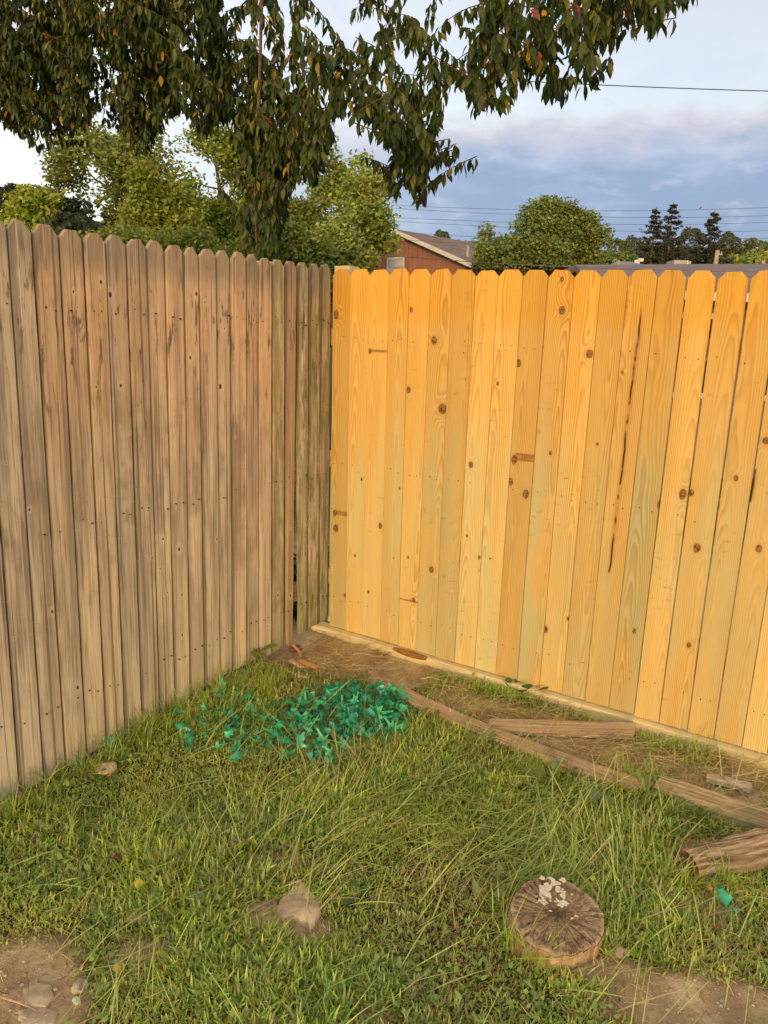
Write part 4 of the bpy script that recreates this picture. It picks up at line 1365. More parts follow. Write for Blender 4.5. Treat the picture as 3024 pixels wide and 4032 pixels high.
def hanging_tree():
    base = np.array([-5.3, 8.5, -0.6])
    t = thing('drooping_tree', 'dark drooping tree whose long hanging leaves fill the top of the photograph', 'tree', tuple(base))
    tb = MB()
    tb.tube([np.array(p) - base for p in ((-5.3, 8.5, -.6), (-5.28, 8.5, 1.2), (-5.2, 8.45, 2.6), (-5.05, 8.4, 3.3))], [.27, .22, .20, .17], 10)
    obj('trunk', tb.mesh('trunk', [MAT_BARK], True), t)
    limb_sets = [
        ([(-5.05, 8.4, 3.25), (-4.4, 8.2, 3.75), (-3.75, 8.0, 3.92), (-3.45, 7.85, 3.93), (-2.7, 7.3, 4.35), (-1.8, 6.7, 4.62), (-.9, 6.1, 4.6)], [.13, .10, .085, .075, .06, .05, .035]),
        ([(-1.8, 6.7, 4.62), (-.6, 5.95, 4.75), (.2, 5.3, 4.5), (.8, 4.8, 4.0), (1.2, 4.5, 3.55)], [.045, .04, .03, .02, .01]),
        ([(-5.05, 8.4, 3.25), (-4.6, 7.9, 4.6), (-3.6, 7.2, 5.2), (-2.4, 6.5, 5.3), (-1.2, 5.7, 5.2), (0.2, 4.8, 4.7)], [.11, .09, .07, .05, .035, .015]),
        ([(-5.05, 8.4, 3.25), (-5.1, 8.9, 4.7), (-4.4, 9.1, 5.7)], [.11, .08, .03]),
        ([(-3.45, 7.85, 3.93), (-2.9, 8.1, 4.4), (-1.9, 7.9, 4.9), (-.9, 7.3, 5.0)], [.05, .04, .03, .012]),
        ([(-1.02, 6.2, 4.62), (-1.0, 6.17, 4.0), (-1.03, 6.18, 3.2), (-1.07, 6.2, 2.6), (-1.05, 6.2, 2.28)], [.016, .013, .011, .008, .004]),
    ]
    for pts, rads in limb_sets:
        b = MB()
        P = [Vector(np.array(p) - base) for p in pts]
        # round the polyline off
        for _ in range(2):
            Q, R2 = [P[0]], [rads[0]]
            for a, c, ra, rc in zip(P[:-1], P[1:], rads[:-1], rads[1:]):
                Q += [a.lerp(c, .25), a.lerp(c, .75)]
                R2 += [ra * .75 + rc * .25, ra * .25 + rc * .75]
            P, rads = Q + [P[-1]], R2 + [rads[-1]]
        b.tube(P, rads, 7)
        obj('limb', b.mesh('limb', [MAT_BARK if rads[0] > .03 else MAT_TWIG], True), t)
    g = np.random.default_rng(23)
    tw = MB()
    O, X, Z, S = [], [], [], []            # origin, axis, normal, size of every leaf
    n_str = 0
    while n_str < 1680:
        n_str += 1
        if n_str <= 150:
            u = g.uniform(540, 700) if n_str <= 80 else g.uniform(535, 612)
        elif n_str <= 168:
            u = g.uniform(845, 915)
        else:
            u = (g.uniform(-160, 480) if g.random() < .60 else g.uniform(400, 1300)) if g.random() < .95 else g.uniform(1290, 1440)
        yb = CAN_D(u)
        if n_str > 168 and mnoise.noise(Vector((u * .011 + 3, g.uniform(0, 1) * .6, 4))) < (-.06 if u > 480 else -.26):
            continue
        if n_str > 168 and u > 620 and g.random() < .42:
            continue
        y = yb + g.normal(0, .35) + (abs(g.normal(0, .5)) if u < 900 else 0)
        vb = np.interp(u, CAN_U, CAN_V)
        if n_str > 80 and n_str <= 150:
            vb = g.uniform(330, 560)
        if n_str <= 168 and n_str > 150:
            vb = g.uniform(360, 455)
        v_bot = vb - abs(g.normal(0, 1)) * (150 if u < 800 else 105) * (1.6 if g.random() < .4 else .6) + 18 * mnoise.noise(Vector((u * .02, y, 0)))
        if 80 < n_str <= 150:
            v_bot = vb
        if n_str > 1300:
            u = g.uniform(-60, 420)
            y = CAN_D(u) - g.uniform(.1, .6)
            v_bot = g.uniform(-150, 170)
        v_bot = max(v_bot, -260)
        Pb = dpx(u, v_bot, y)
        L = g.uniform(.18, .55)
        an = g.normal(0.1, 1.5)
        out = np.array([cos(an), sin(an), 0]) * g.uniform(.12, .55)
        if n_str <= 150:
            L, out = g.uniform(.3, .6), out * .4
        side = np.array([-sin(an), cos(an), 0]) * g.normal(0, .05)
        pts = []
        for k in np.linspace(0, 1, 7):
            pts.append(Pb - out * (1 - k) ** 1.6 + side * math.sin(k * 3) + np.array([0, 0, L * (1 - k) ** 1.15 * (1 - .25 * (1 - k))]))
        pts = np.array(pts)
        tw.tube(pts - base, np.linspace(.0042, .0012, 7), 3, False)
        nl = int((L + np.linalg.norm(out)) / .0195)
        for k in range(nl):
            s = (k + .5) / nl
            i = min(int(s * 6), 5)
            p = pts[i] + (pts[i + 1] - pts[i]) * (s * 6 - i)
            a2 = an + k * 2.4 + g.normal(0, .5)
            hd = np.array([cos(a2), sin(a2), 0])
            dr = g.uniform(.6, 3.0)
            ax = hd * g.uniform(.4, 1.2) + np.array([0, 0, -dr])
            ax /= np.linalg.norm(ax)
            nz = np.cross(ax, np.cross(hd + g.normal(0, .35, 3), ax))
            nz /= np.linalg.norm(nz) + 1e-9
            O.append(p + hd * .012)
            X.append(ax)
            Z.append(nz)
            S.append(g.uniform(.060, .104) * (.85 if u < 330 else 1.0))
    obj('twigs', tw.mesh('twigs', [MAT_TWIG]), t, kind='stuff')
    O, X, Z, S = map(np.array, (O, X, Z, S))
    Y = np.cross(Z, X)
    n = len(O)
    pal = np.array([(.034, .060, .012), (.048, .074, .014), (.080, .098, .018), (.028, .050, .012), (.125, .130, .022), (.21, .18, .03), (.42, .24, .020), (.24, .06, .025)])
    pr = np.array([.28, .27, .20, .13, .07, .038, .007, .005])
    pick = g.choice(len(pal), n, p=pr)
    dist = np.linalg.norm(O - CAM, axis=1)
    # leaves the camera can see nearest
    rel = (O - CAM) @ AX.T
    inview = (np.abs(rel[:, 0] / rel[:, 2]) < .5) & (np.abs(rel[:, 1] / rel[:, 2]) < .666)
    order = np.argsort(dist / S + np.where(inview, 0, 1e5))
    single = order[:300]
    var = []
    for c in pal:
        cl = np.tile(np.array(c) * 1.2, (len(LEAF_V), 1))
        fs = [LEAF_T, LEAF_Q]
        var.append(mesh_np('leaf', LEAF_V, fs, [MAT_LEAF], True, cl))
    for i in single:
        o = D.objects.new('leaf', var[pick[i]])
        COL.objects.link(o)
        o.parent = t
        mx = Matrix(((X[i][0], Y[i][0], Z[i][0], 0), (X[i][1], Y[i][1], Z[i][1], 0), (X[i][2], Y[i][2], Z[i][2], 0), (0, 0, 0, 1))) @ Matrix.Scale(S[i], 4)
        mx.translation = Vector(O[i] - base)
        o.matrix_local = mx
    rest = order[300:]
    Vv = O[rest][:, None, :] - base + S[rest][:, None, None] * (LEAF_V[None, :, 0, None] * X[rest][:, None, :] + LEAF_V[None, :, 1, None] * Y[rest][:, None, :] * g.uniform(.8, 1.25, len(rest))[:, None, None] + LEAF_V[None, :, 2, None] * Z[rest][:, None, :] * g.uniform(-.6, 2.2, len(rest))[:, None, None])
    m_ = len(LEAF_V)
    offs = (np.arange(len(rest)) * m_)[:, None, None]
    T = (LEAF_T[None] + offs).reshape(-1, 3)
    Q = (LEAF_Q[None] + offs).reshape(-1, 4)
    cl = 1.2 * pal[pick[rest]] * (1 + g.normal(0, .2, len(rest)))[:, None]
    obj('foliage', mesh_np('foliage', Vv.reshape(-1, 3), [T, Q], [MAT_LEAF], True, np.repeat(np.clip(cl, .004, .9), m_, 0)), t, kind='stuff')


hanging_tree()

# ------------------------------------------------------------------ lawn
DIRT = [  # x, y, rx, ry, strength : worn spots
    (-.93, 1.62, .19, .21, 1.0), (-.80, 1.60, .10, .10, 1.0), (.86, 1.68, .25, .10, .98), (.66, 1.78, .11, .05, .9), (1.08, 1.65, .16, .08, .8),
    (-.20, 3.72, .42, .30, .93), (.10, 3.47, .17, .16, .97), (-.29, 1.94, .10, .06, .8), (-.17, 1.89, .07, .05, .9), (1.40, 2.66, .28, .16, .9),
    (.62, 3.05, .24, .15, .88), (.85, 2.86, .25, .12, .85), (1.05, 2.78, .25, .12, .8), (.42, 3.2, .2, .1, .85), (1.2, 2.30, .18, .06, .7), (1.02, 2.03, .10, .08, .5), (.02, 1.60, .08, .05, .6),
    (-.62, 1.80, .10, .05, .6), (-.30, 2.16, .12, .05, .5), (.35, 3.28, .12, .10, .7), (1.5, 2.3, .15, .2, .7)]


def wear(x, y):
    w_ = np.zeros_like(x)
    for (cx, cy, rx, ry, s) in DIRT:
        d = ((x - cx) / rx) ** 2 + ((y - cy) / ry) ** 2
        w_ = np.maximum(w_, s * np.clip(1.55 - d, 0, 1))
    return w_


def mark_worn_soil():
    me = D.objects['ground'].data
    co = np.empty(len(me.vertices) * 3, dtype=np.float32)
    me.vertices.foreach_get('co', co)
    co = co.reshape(-1, 3)
    pr = (co[:, 0] - CX) * NR[0] + (co[:, 1] - CY) * NR[1]
    w_ = np.maximum(np.clip(wear(co[:, 0], co[:, 1]) * 1.25, 0, 1), np.clip(1.1 - pr / .35, 0, 1))
    me.attributes.new('worn', 'FLOAT', 'POINT').data.foreach_set('value', w_.astype(np.float32))


mark_worn_soil()


def nfield(x, y, f, s=0.0):
    return np.array([mnoise.noise(Vector((a * f + s, b_ * f, s))) for a, b_ in zip(x, y)])


STUMP = np.array([.532, 1.909, .022])


def inside(x, y, m=0.02):
    pr = (x - CX) * NR[0] + (y - CY) * NR[1]
    pl = (x - CX) * NL[0] + (y - CY) * NL[1]
    return (pr > .045 + m) & (pl > m) & ((x - STUMP[0]) ** 2 + (y - STUMP[1]) ** 2 > .128 ** 2)


def blades(p, L, wd, az, th, curl, col, nseg, twist=None):
    """curved tapering blades; returns verts, quads, colours"""
    n = len(p)
    t = np.linspace(0, 1, nseg + 1)
    ang = th[:, None] + curl[:, None] * t[None]
    ds = (L / nseg)[:, None]
    hx = np.concatenate([np.zeros((n, 1)), np.cumsum(np.sin(ang[:, :-1]) * ds, 1)], 1)
    hz = np.concatenate([np.zeros((n, 1)), np.cumsum(np.cos(ang[:, :-1]) * ds, 1)], 1)
    wv = wd[:, None] * np.clip(np.sin(np.clip(.22 + t * .9, 0, 1) * math.pi) ** .7, .06, 1)[None] * .5
    c, s = np.cos(az)[:, None], np.sin(az)[:, None]
    tw = (twist if twist is not None else np.zeros(n))[:, None] * (0.4 + t[None])
    cen = np.stack([p[:, 0:1] + hx * c, p[:, 1:2] + hx * s, p[:, 2:3] + hz], -1)
    sx, sy, sz = -s * np.cos(tw), c * np.cos(tw), np.sin(tw)
    sd_ = np.stack(np.broadcast_arrays(sx * np.ones_like(wv), sy * np.ones_like(wv), sz * np.ones_like(wv)), -1)
    a = cen - sd_ * wv[..., None]
    b_ = cen + sd_ * wv[..., None]
    V = np.stack([a, b_], 2).reshape(n, -1, 3)
    k = np.arange(nseg)
    q = np.stack([2 * k, 2 * k + 1, 2 * k + 3, 2 * k + 2], -1)
    F = (q[None] + (np.arange(n) * 2 * (nseg + 1))[:, None, None]).reshape(-1, 4)
    C = np.repeat(col, 2 * (nseg + 1), 0)
    return V.reshape(-1, 3), F, C


def gheights(x, y):
    return np.array([ground_h(a, b_) for a, b_ in zip(x, y)])


def cand(n, seed, x0=-1.75, x1=1.95, y0=1.35, y1=4.0):
    g = np.random.default_rng(seed)
    x, y = g.uniform(x0, x1, n), g.uniform(y0, y1, n)
    k = inside(x, y) & (np.abs(x) < .16 + y * .56)
    return x[k], y[k], g


def grass():
    # short broad blades of crabgrass
    x, y, g = cand(400000, 1)
    w_ = wear(x, y)
    nf = nfield(x, y, 2.6, 3.0)
    keep = g.random(len(x)) > w_ * 1.02
    keep &= g.random(len(x)) < .92 + nf * .5
    x, y, nf, w_ = x[keep], y[keep], nf[keep], w_[keep]
    n = len(x)
    z = gheights(x, y)
    big = np.clip(.75 + nfield(x, y, 1.7, 9.0) * .9, .45, 1.5) * (1 - .45 * w_)
    L = g.uniform(.022, .066, n) * big
    wd = g.uniform(.0042, .0112, n) * np.clip(big, .7, 1.15)
    az = g.uniform(0, 6.28, n)
    th = g.uniform(.15, 1.15, n)
    curl = g.uniform(-.2, 1.3, n)
    hue = nfield(x, y, 4.5, 5.0)
    base = np.array([.38, .52, .085])[None] * (1 + .30 * hue[:, None]) * (1 + g.normal(0, .30, n))[:, None]
    base[:, 0] *= 1 + g.normal(.06, .18, n) + hue * .25
    dryp = np.clip(nfield(x, y, 1.9, 33.0) * 1.6 - .12, 0, .5)
    yl = g.random(n) < .05 + .35 * w_ + dryp * .8
    base[yl] = np.array([.46, .35, .14]) * g.uniform(.6, 1.25, (yl.sum(), 1))
    pale = g.random(n) < .17
    base[pale] = np.array([.52, .56, .15]) * g.uniform(.7, 1.2, (pale.sum(), 1))
    V, F, C = blades(np.stack([x, y, z - .004], 1), L, wd, az, th, curl, np.clip(base, .006, .8), 3, g.normal(0, .5, n))
    tag(obj('grass', mesh_np('grass', V, F, [MAT_GRASS], True, C), kind='stuff'), 'short green crabgrass covering most of the yard corner', 'grass')
    print('grass', n)
    # long limp stems, combed in one direction patch by patch
    x, y, g = cand(26000, 2)
    zone = np.exp(-(((x - .25) / .60) ** 2 + ((y - 2.42) / .36) ** 2)) + .9 * np.exp(-(((x - .75) / .35) ** 2 + ((y - 2.15) / .20) ** 2)) + .18
    zone += .9 * np.exp(-(((x - .95) / .5) ** 2 + ((y - (3.95 - .6128 * (x + .29) - .22)) / .12) ** 2)) * (x > .35)
    keep = g.random(len(x)) < zone * .42 * (1 - .6 * wear(x, y))
    x, y = x[keep], y[keep]
    n = len(x)
    z = gheights(x, y)
    L = g.uniform(.08, .26, n)
    az = nfield(x, y, 1.6, 14.0) * 4.5 + g.normal(.3, .55, n)
    th = g.uniform(.75, 1.35, n)
    curl = g.uniform(-.1, .75, n)
    c = np.array([.46, .57, .125])[None] * (1 + g.normal(0, .22, n))[:, None]
    dry = g.random(n) < .22
    c[dry] = np.array([.56, .47, .22]) * g.uniform(.7, 1.2, (dry.sum(), 1))
    V, F, C = blades(np.stack([x, y, z + g.uniform(0, .025, n)], 1), L, g.uniform(.0016, .0042, n), az, th, curl, np.clip(c, .006, .8), 7, g.normal(0, .4, n))
    tag(obj('long_grass', mesh_np('long_grass', V, F, [MAT_GRASS], True, C), kind='stuff'), 'long limp grass stems lying over the lawn between the net and the stump', 'grass')
    # straw and thatch
    x, y, g = cand(60000, 3)
    w_ = wear(x, y)
    hot = np.zeros_like(x)
    for (cx, cy, rx, ry) in ((.50, 3.13, .15, .09), (.70, 3.06, .13, .07), (.30, 3.36, .16, .08), (.82, 2.88, .2, .08), (1.38, 2.76, .25, .14), (-.25, 3.62, .3, .2), (1.0, 2.8, .3, .1)):
        hot = np.maximum(hot, np.exp(-((x - cx) / rx) ** 2 - ((y - cy) / ry) ** 2))
    keep = g.random(len(x)) < .09 + .42 * w_ * (w_ < .97) + .75 * hot
    x, y, hot = x[keep], y[keep], hot[keep]
    n = len(x)
    z = gheights(x, y)
    L = g.uniform(.02, .085, n)
    az = g.uniform(0, 6.28, n)
    h_ = hot > .45
    az[h_] = g.normal(-.6, .6, h_.sum())
    L[h_] *= 1.7
    th = g.uniform(1.1, 1.62, n)
    c = np.array([.78, .58, .28])[None] * (1 + g.normal(0, .28, n))[:, None]
    dk = g.random(n) < .45
    c[dk] = np.array([.40, .27, .14]) * g.uniform(.6, 1.4, (dk.sum(), 1))
    V, F, C = blades(np.stack([x, y, z + g.uniform(.001, .012, n) + hot * g.uniform(0, .05, n)], 1), L, g.uniform(.0008, .0026, n), az, th, g.uniform(-.3, .5, n), np.clip(c, .01, .8), 3, g.normal(0, .6, n))
    tag(obj('dry_straw', mesh_np('dry_straw', V, F, [MAT_STRAW], True, C), kind='stuff'), 'tan straw and dead grass scattered on the bare soil along the new fence', 'straw')
    # taller tufts along the foot of the old fence and by the net
    g = np.random.default_rng(4)
    P, n_ = [], 0
    spots = [(s_, g.uniform(.02, .11)) for s_ in g.uniform(.55, 2.1, 46)]
    XY = [(CX + DL[0] * s_ + NL[0] * o_, CY + DL[1] * s_ + NL[1] * o_) for s_, o_ in spots]
    XY += [(-.50, 3.26), (-.47, 3.30), (-.53, 3.22), (-.58, 3.42), (-.62, 3.36), (-.42, 3.35), (-1.03, 2.30), (-.98, 2.22), (.62, 2.72), (.70, 2.66), (.97, 2.66), (1.02, 2.62), (1.06, 2.66), (.15, 2.98), (.18, 2.92), (1.28, 2.78), (-.71, 1.98)] + [(.532 + .15 * cos(a_), 1.909 + .15 * sin(a_)) for a_ in (.2, .9, 1.5, 2.1, 2.6, 3.0, 3.4, 3.8, 4.2)] + [(1.0, 2.10), (.95, 2.14), (1.12, 2.13), (1.05, 2.46), (.9, 2.58)]
    pos, az = [], []
    for (a, b_) in XY:
        k = int(g.integers(14, 32))
        pos += [(a + g.normal(0, .014), b_ + g.normal(0, .014)) for _ in range(k)]
    pos = np.array(pos)
    x, y = pos[:, 0], pos[:, 1]
    k = inside(x, y, .008)
    x, y = x[k], y[k]
    n = len(x)
    c = np.array([.36, .49, .07])[None] * (1 + g.normal(0, .22, n))[:, None]
    dry = g.random(n) < .12
    c[dry] = np.array([.46, .35, .13]) * g.uniform(.7, 1.2, (dry.sum(), 1))
    V, F, C = blades(np.stack([x, y, gheights(x, y) - .004], 1), g.uniform(.07, .20, n), g.uniform(.002, .0048, n), g.uniform(0, 6.28, n), g.uniform(.05, .6, n), g.uniform(.4, 1.9, n), np.clip(c, .006, .8), 6, g.normal(0, .3, n))
    tag(obj('grass_tufts', mesh_np('grass_tufts', V, F, [MAT_GRASS], True, C), kind='stuff'), 'taller arching grass tufts along the foot of the weathered fence', 'grass')
    # small round and oval leaves low in the lawn
    x, y, g = cand(11000, 6)
    cl = nfield(x, y, 3.2, 21.0)
    keep = (cl > .02) & (wear(x, y) < .5)
    x, y = x[keep], y[keep]
    n = len(x)
    z = gheights(x, y) + g.uniform(.008, .035, n)
    c = np.array([.26, .38, .075])[None] * (1 + g.normal(0, .25, n))[:, None]
    V, F, C = blades(np.stack([x, y, z], 1), g.uniform(.012, .030, n), g.uniform(.008, .016, n), g.uniform(0, 6.28, n), g.uniform(.8, 1.5, n), g.uniform(-.1, .6, n), np.clip(c, .006, .8), 4)
    tag(obj('clover', mesh_np('clover', V, F, [MAT_WEED], True, C), kind='stuff'), 'patches of tiny oval weed leaves low among the grass', 'ground cover')


grass()


# ------------------------------------------------------------------ weeds with leaves of their own
def weed_leaf(kind, col):
    if kind == 'round':
        rows = [(0, .02), (.12, .30), (.35, .46), (.65, .44), (.88, .26), (1, .04)]
    elif kind == 'lance':
        rows = [(0, .03), (.2, .11), (.5, .15), (.8, .09), (1, .01)]
    elif kind == 'arrow':
        rows = [(-.18, .30), (0, .36), (.2, .30), (.55, .19), (.85, .08), (1, .01)]
    else:
        rows = [(0, .06), (.2, .36), (.38, .30), (.55, .42), (.75, .26), (1, .03)]
    v, f = [], []
    for (x, hw) in rows:
        v += [(x, -hw, .14 * hw - .12 * x * x), (x, 0, -.12 * x * x), (x, hw, .14 * hw - .12 * x * x)]
    for k in range(len(rows) - 1):
        a, b_ = 3 * k, 3 * k + 3
        f += [(a, b_, b_ + 1, a + 1), (a + 1, b_ + 1, b_ + 2, a + 2)]
    return mesh_np('leaf', v, np.array(f), [MAT_WEED], True, np.tile(np.clip(np.array(col) * 1.45, 0, .8), (len(v), 1)))


def weed(label, x, y, kind, n, size, col, seed, height=.02, spread=(.9, 1.4), stem=.01):
    r_ = random.Random(seed)
    z = ground_h(x, y)
    t = thing('weed', label, 'weed', (x, y, z))
    me = weed_leaf(kind, col)
    b = MB()
    for k in range(n):
        an = 6.28 * k / n + r_.uniform(-.35, .35)
        el = math.pi / 2 - r_.uniform(*spread)
        h = height * r_.uniform(.5, 1.3)
        rr = stem * r_.uniform(.5, 1.6)
        p = Vector((cos(an) * rr, sin(an) * rr, h))
        o = obj('leaf', me, t, p, (r_.uniform(-.3, .3), -el, an))
        s_ = size * r_.uniform(.7, 1.15)
        o.scale = (s_, s_, s_)
        b.tube([(0, 0, 0), tuple(p * .6 + Vector((0, 0, .004))), tuple(p)], [.0013, .001, .0008], 4, False)
    obj('stems', b.mesh('stems', [MAT_GSTEM]), t)
    return t


MAT_GSTEM = simple_mat('green_stem', (.10, .14, .03), (.16, .19, .05), 30, .7, 0)
weed('light green weed with big lobed leaves at the weathered fence foot', -.60, 3.50, 'lobed', 5, .12, (.16, .20, .035), 1, .08, (.2, 1.2), .02)
weed('cluster of rounded dark leaves against the pale kickboard', .68, 3.33, 'round', 9, .055, (.065, .12, .03), 2, .05, (.5, 1.4), .05)
weed('bright rosette of pointed leaves in front of the thick plank', 1.00, 2.53, 'lance', 12, .075, (.15, .20, .03), 3, .03, (.6, 1.3), .012)
weed('small clump of oval leaves between the thick plank and the split log', 1.12, 2.43, 'round', 6, .045, (.09, .14, .035), 4, .03, (.6, 1.3), .03)
weed('arrow-leaved creeper behind the left rim of the stump', .415, 2.05, 'arrow', 7, .042, (.12, .18, .03), 5, .045, (.6, 1.3), .05)
weed('pale arrow-leaved creeper just left of the stump', .345, 1.97, 'arrow', 7, .042, (.14, .19, .04), 6, .035, (.4, 1.3), .05)
weed('small plant with glossy round leaves right of the flat stone', -.05, 2.03, 'round', 3, .048, (.06, .13, .02), 7, .012, (1.2, 1.5), .015)
weed('round-leaved weed in the middle of the long grass below the long plank', .66, 2.60, 'round', 8, .045, (.10, .16, .035), 8, .05, (.6, 1.4), .05)
weed('leafy green weed over the middle of the long plank', .44, 2.80, 'round', 8, .04, (.11, .17, .03), 9, .05, (.5, 1.4), .05)
weed('lone heart-shaped leaf plant below the front of the long plank end', .80, 2.47, 'round', 4, .05, (.10, .155, .035), 10, .03, (.9, 1.4), .02)
weed('small leafy weed beside the right end of the net pile', .20, 3.02, 'lobed', 8, .04, (.13, .15, .03), 11, .04, (.5, 1.4), .04)
weed('small weed with toothed leaves on the bare soil by the corner', .03, 3.69, 'lobed', 4, .035, (.10, .14, .05), 12, .012, (.9, 1.5), .015)
weed('low tiny-leaved weed at the edge of the bare patch, lower left', -.78, 1.90, 'round', 5, .022, (.08, .14, .05), 13, .014, (.9, 1.5), .015)

# ------------------------------------------------------------------ planks and log lying on the ground
def plank(name, label, cat, pts, width, thick, mat, lift=0.004, roll=0.0, seed=0, wob=.002, end_cut=.015):
    r_ = random.Random(seed)
    P = [Vector((p[0], p[1], ground_h(p[0], p[1]) + lift)) for p in pts]
    o0 = P[0]
    an = math.atan2(P[-1].y - o0.y, P[-1].x - o0.x)
    rot = Matrix.Rotation(-an, 3, 'Z')
    Lp = [rot @ (p - o0) for p in P]
    xs = [p.x for p in Lp]
    n = 26
    v, f = [], []
    prof0 = [(-.5, 0), (-.5, .86), (-.44, 1), (.44, 1), (.5, .86), (.5, 0)]
    m_ = len(prof0)
    for k in range(n + 1):
        x = xs[-1] * k / n
        yy = np.interp(x, xs, [p.y for p in Lp]) if len(xs) < 4 else float(np.polyval(np.polyfit(xs, [p.y for p in Lp], 2), x))
        zz = np.polyval(np.polyfit(xs, [p.z for p in Lp], 1), x)
        for (a, h) in prof0:
            yv = a * width + r_.uniform(-wob, wob)
            v.append((x + (a * end_cut * 2 if k in (0, n) else 0) + (r_.uniform(-.004, .004) if k in (0, n) else 0), yy + yv, zz + h * thick + yv * roll + r_.uniform(-wob, wob) * .5))
    for k in range(n):
        for q in range(m_):
            q2 = (q + 1) % m_
            f.append((k * m_ + q, k * m_ + q2, (k + 1) * m_ + q2, (k + 1) * m_ + q))
    f.append(tuple(range(m_))[::-1])
    f.append(tuple(n * m_ + q for q in range(m_)))
    o = obj(name, mesh_np(name, v, f, [mat]), None, tuple(o0), (0, 0, an))
    tag(o, label, cat)
    return o


plank('long_plank', 'long bowed grey-brown plank running from the green net towards the lower right', 'plank',
      [at(1500, 2712)[:2], at(1750, 2825)[:2], at(1950, 2922)[:2], at(2200, 3030)[:2], at(2400, 3085)[:2], at(2530, 3128)[:2]], .072, .022, MAT_PLANK, .018, .18, 1)
plank('short_plank', 'shorter grey plank lying level between the long plank and the new fence', 'plank',
      [at(1920, 2890)[:2], at(2200, 2892)[:2], at(2498, 2902)[:2]], .070, .022, MAT_PLANK, .020, .30, 2)
plank('plank_scrap', 'thin brown strip of wood half buried below the long plank', 'plank', [at(1755, 2938)[:2], at(1905, 2952)[:2]], .02, .01, MAT_PLANK, .006, .1, 5)
a_, b_ = at(2580, 3110)[:2], at(3024, 3262)[:2]
e_ = b_ + (b_ - a_) * .9
plank('thick_plank', 'thick weathered timber running off the right edge above the split log', 'timber', [a_, b_, e_], .088, .040, MAT_TIMBER, .004, .22, 3, .0025, .006)
plank('board_end', 'grey board end tucked under the near end of the thick timber', 'plank', [at(2555, 3090)[:2], at(2660, 3150)[:2]], .06, .016, MAT_PLANK, .002, .1, 6)


def split_log():
    a, b_ = at(2690, 3435)[:2], at(3024, 3365)[:2]
    d = (b_ - a) / np.linalg.norm(b_ - a)
    L = .95
    an = math.atan2(d[1], d[0])
    z0 = ground_h(*a) - .006
    prof = [(-.050, 0), (-.056, .030), (-.040, .058), (-.015, .074), (.012, .080), (.034, .072), (.052, .048), (.056, .018), (.048, 0)]
    t = thing('split_log', 'rough split log with a dark cut end at the right edge', 'log', (a[0], a[1], z0), an)
    r_ = random.Random(4)
    n, m_ = 34, len(prof)
    v, f, mi = [], [], []
    ph = [r_.uniform(0, 6) for _ in range(m_)]
    for k in range(n + 1):
        x = L * k / n
        for q, (y, z) in enumerate(prof):
            w_ = .0035 * math.sin(x * 19 + ph[q]) + r_.uniform(-.002, .002)
            s_ = 1 + .10 * math.sin(x * 5.0)
            v.append((x + (z * .15 - y * .25 if k == 0 else 0), y * s_ + w_, max(z * s_ + w_, 0) + .03 * x))
    for k in range(n):
        for q in range(m_):
            q2 = (q + 1) % m_
            f.append((k * m_ + q, k * m_ + q2, (k + 1) * m_ + q2, (k + 1) * m_ + q))
    f.append(tuple(n * m_ + q for q in range(m_)))
    obj('body', mesh_np('body', v, f, [MAT_LOG]), t)
    ev = [(x - .0012, y, z) for (x, y, z) in v[:m_]]
    cx_, cy_, cz_ = np.mean(ev, 0)
    ev.append((cx_ - .003, cy_, cz_))
    o = obj('cut_end', mesh_np('cut_end', ev, [[q, m_, (q + 1) % m_] for q in range(m_)], [MAT_LOGEND]), t)


split_log()


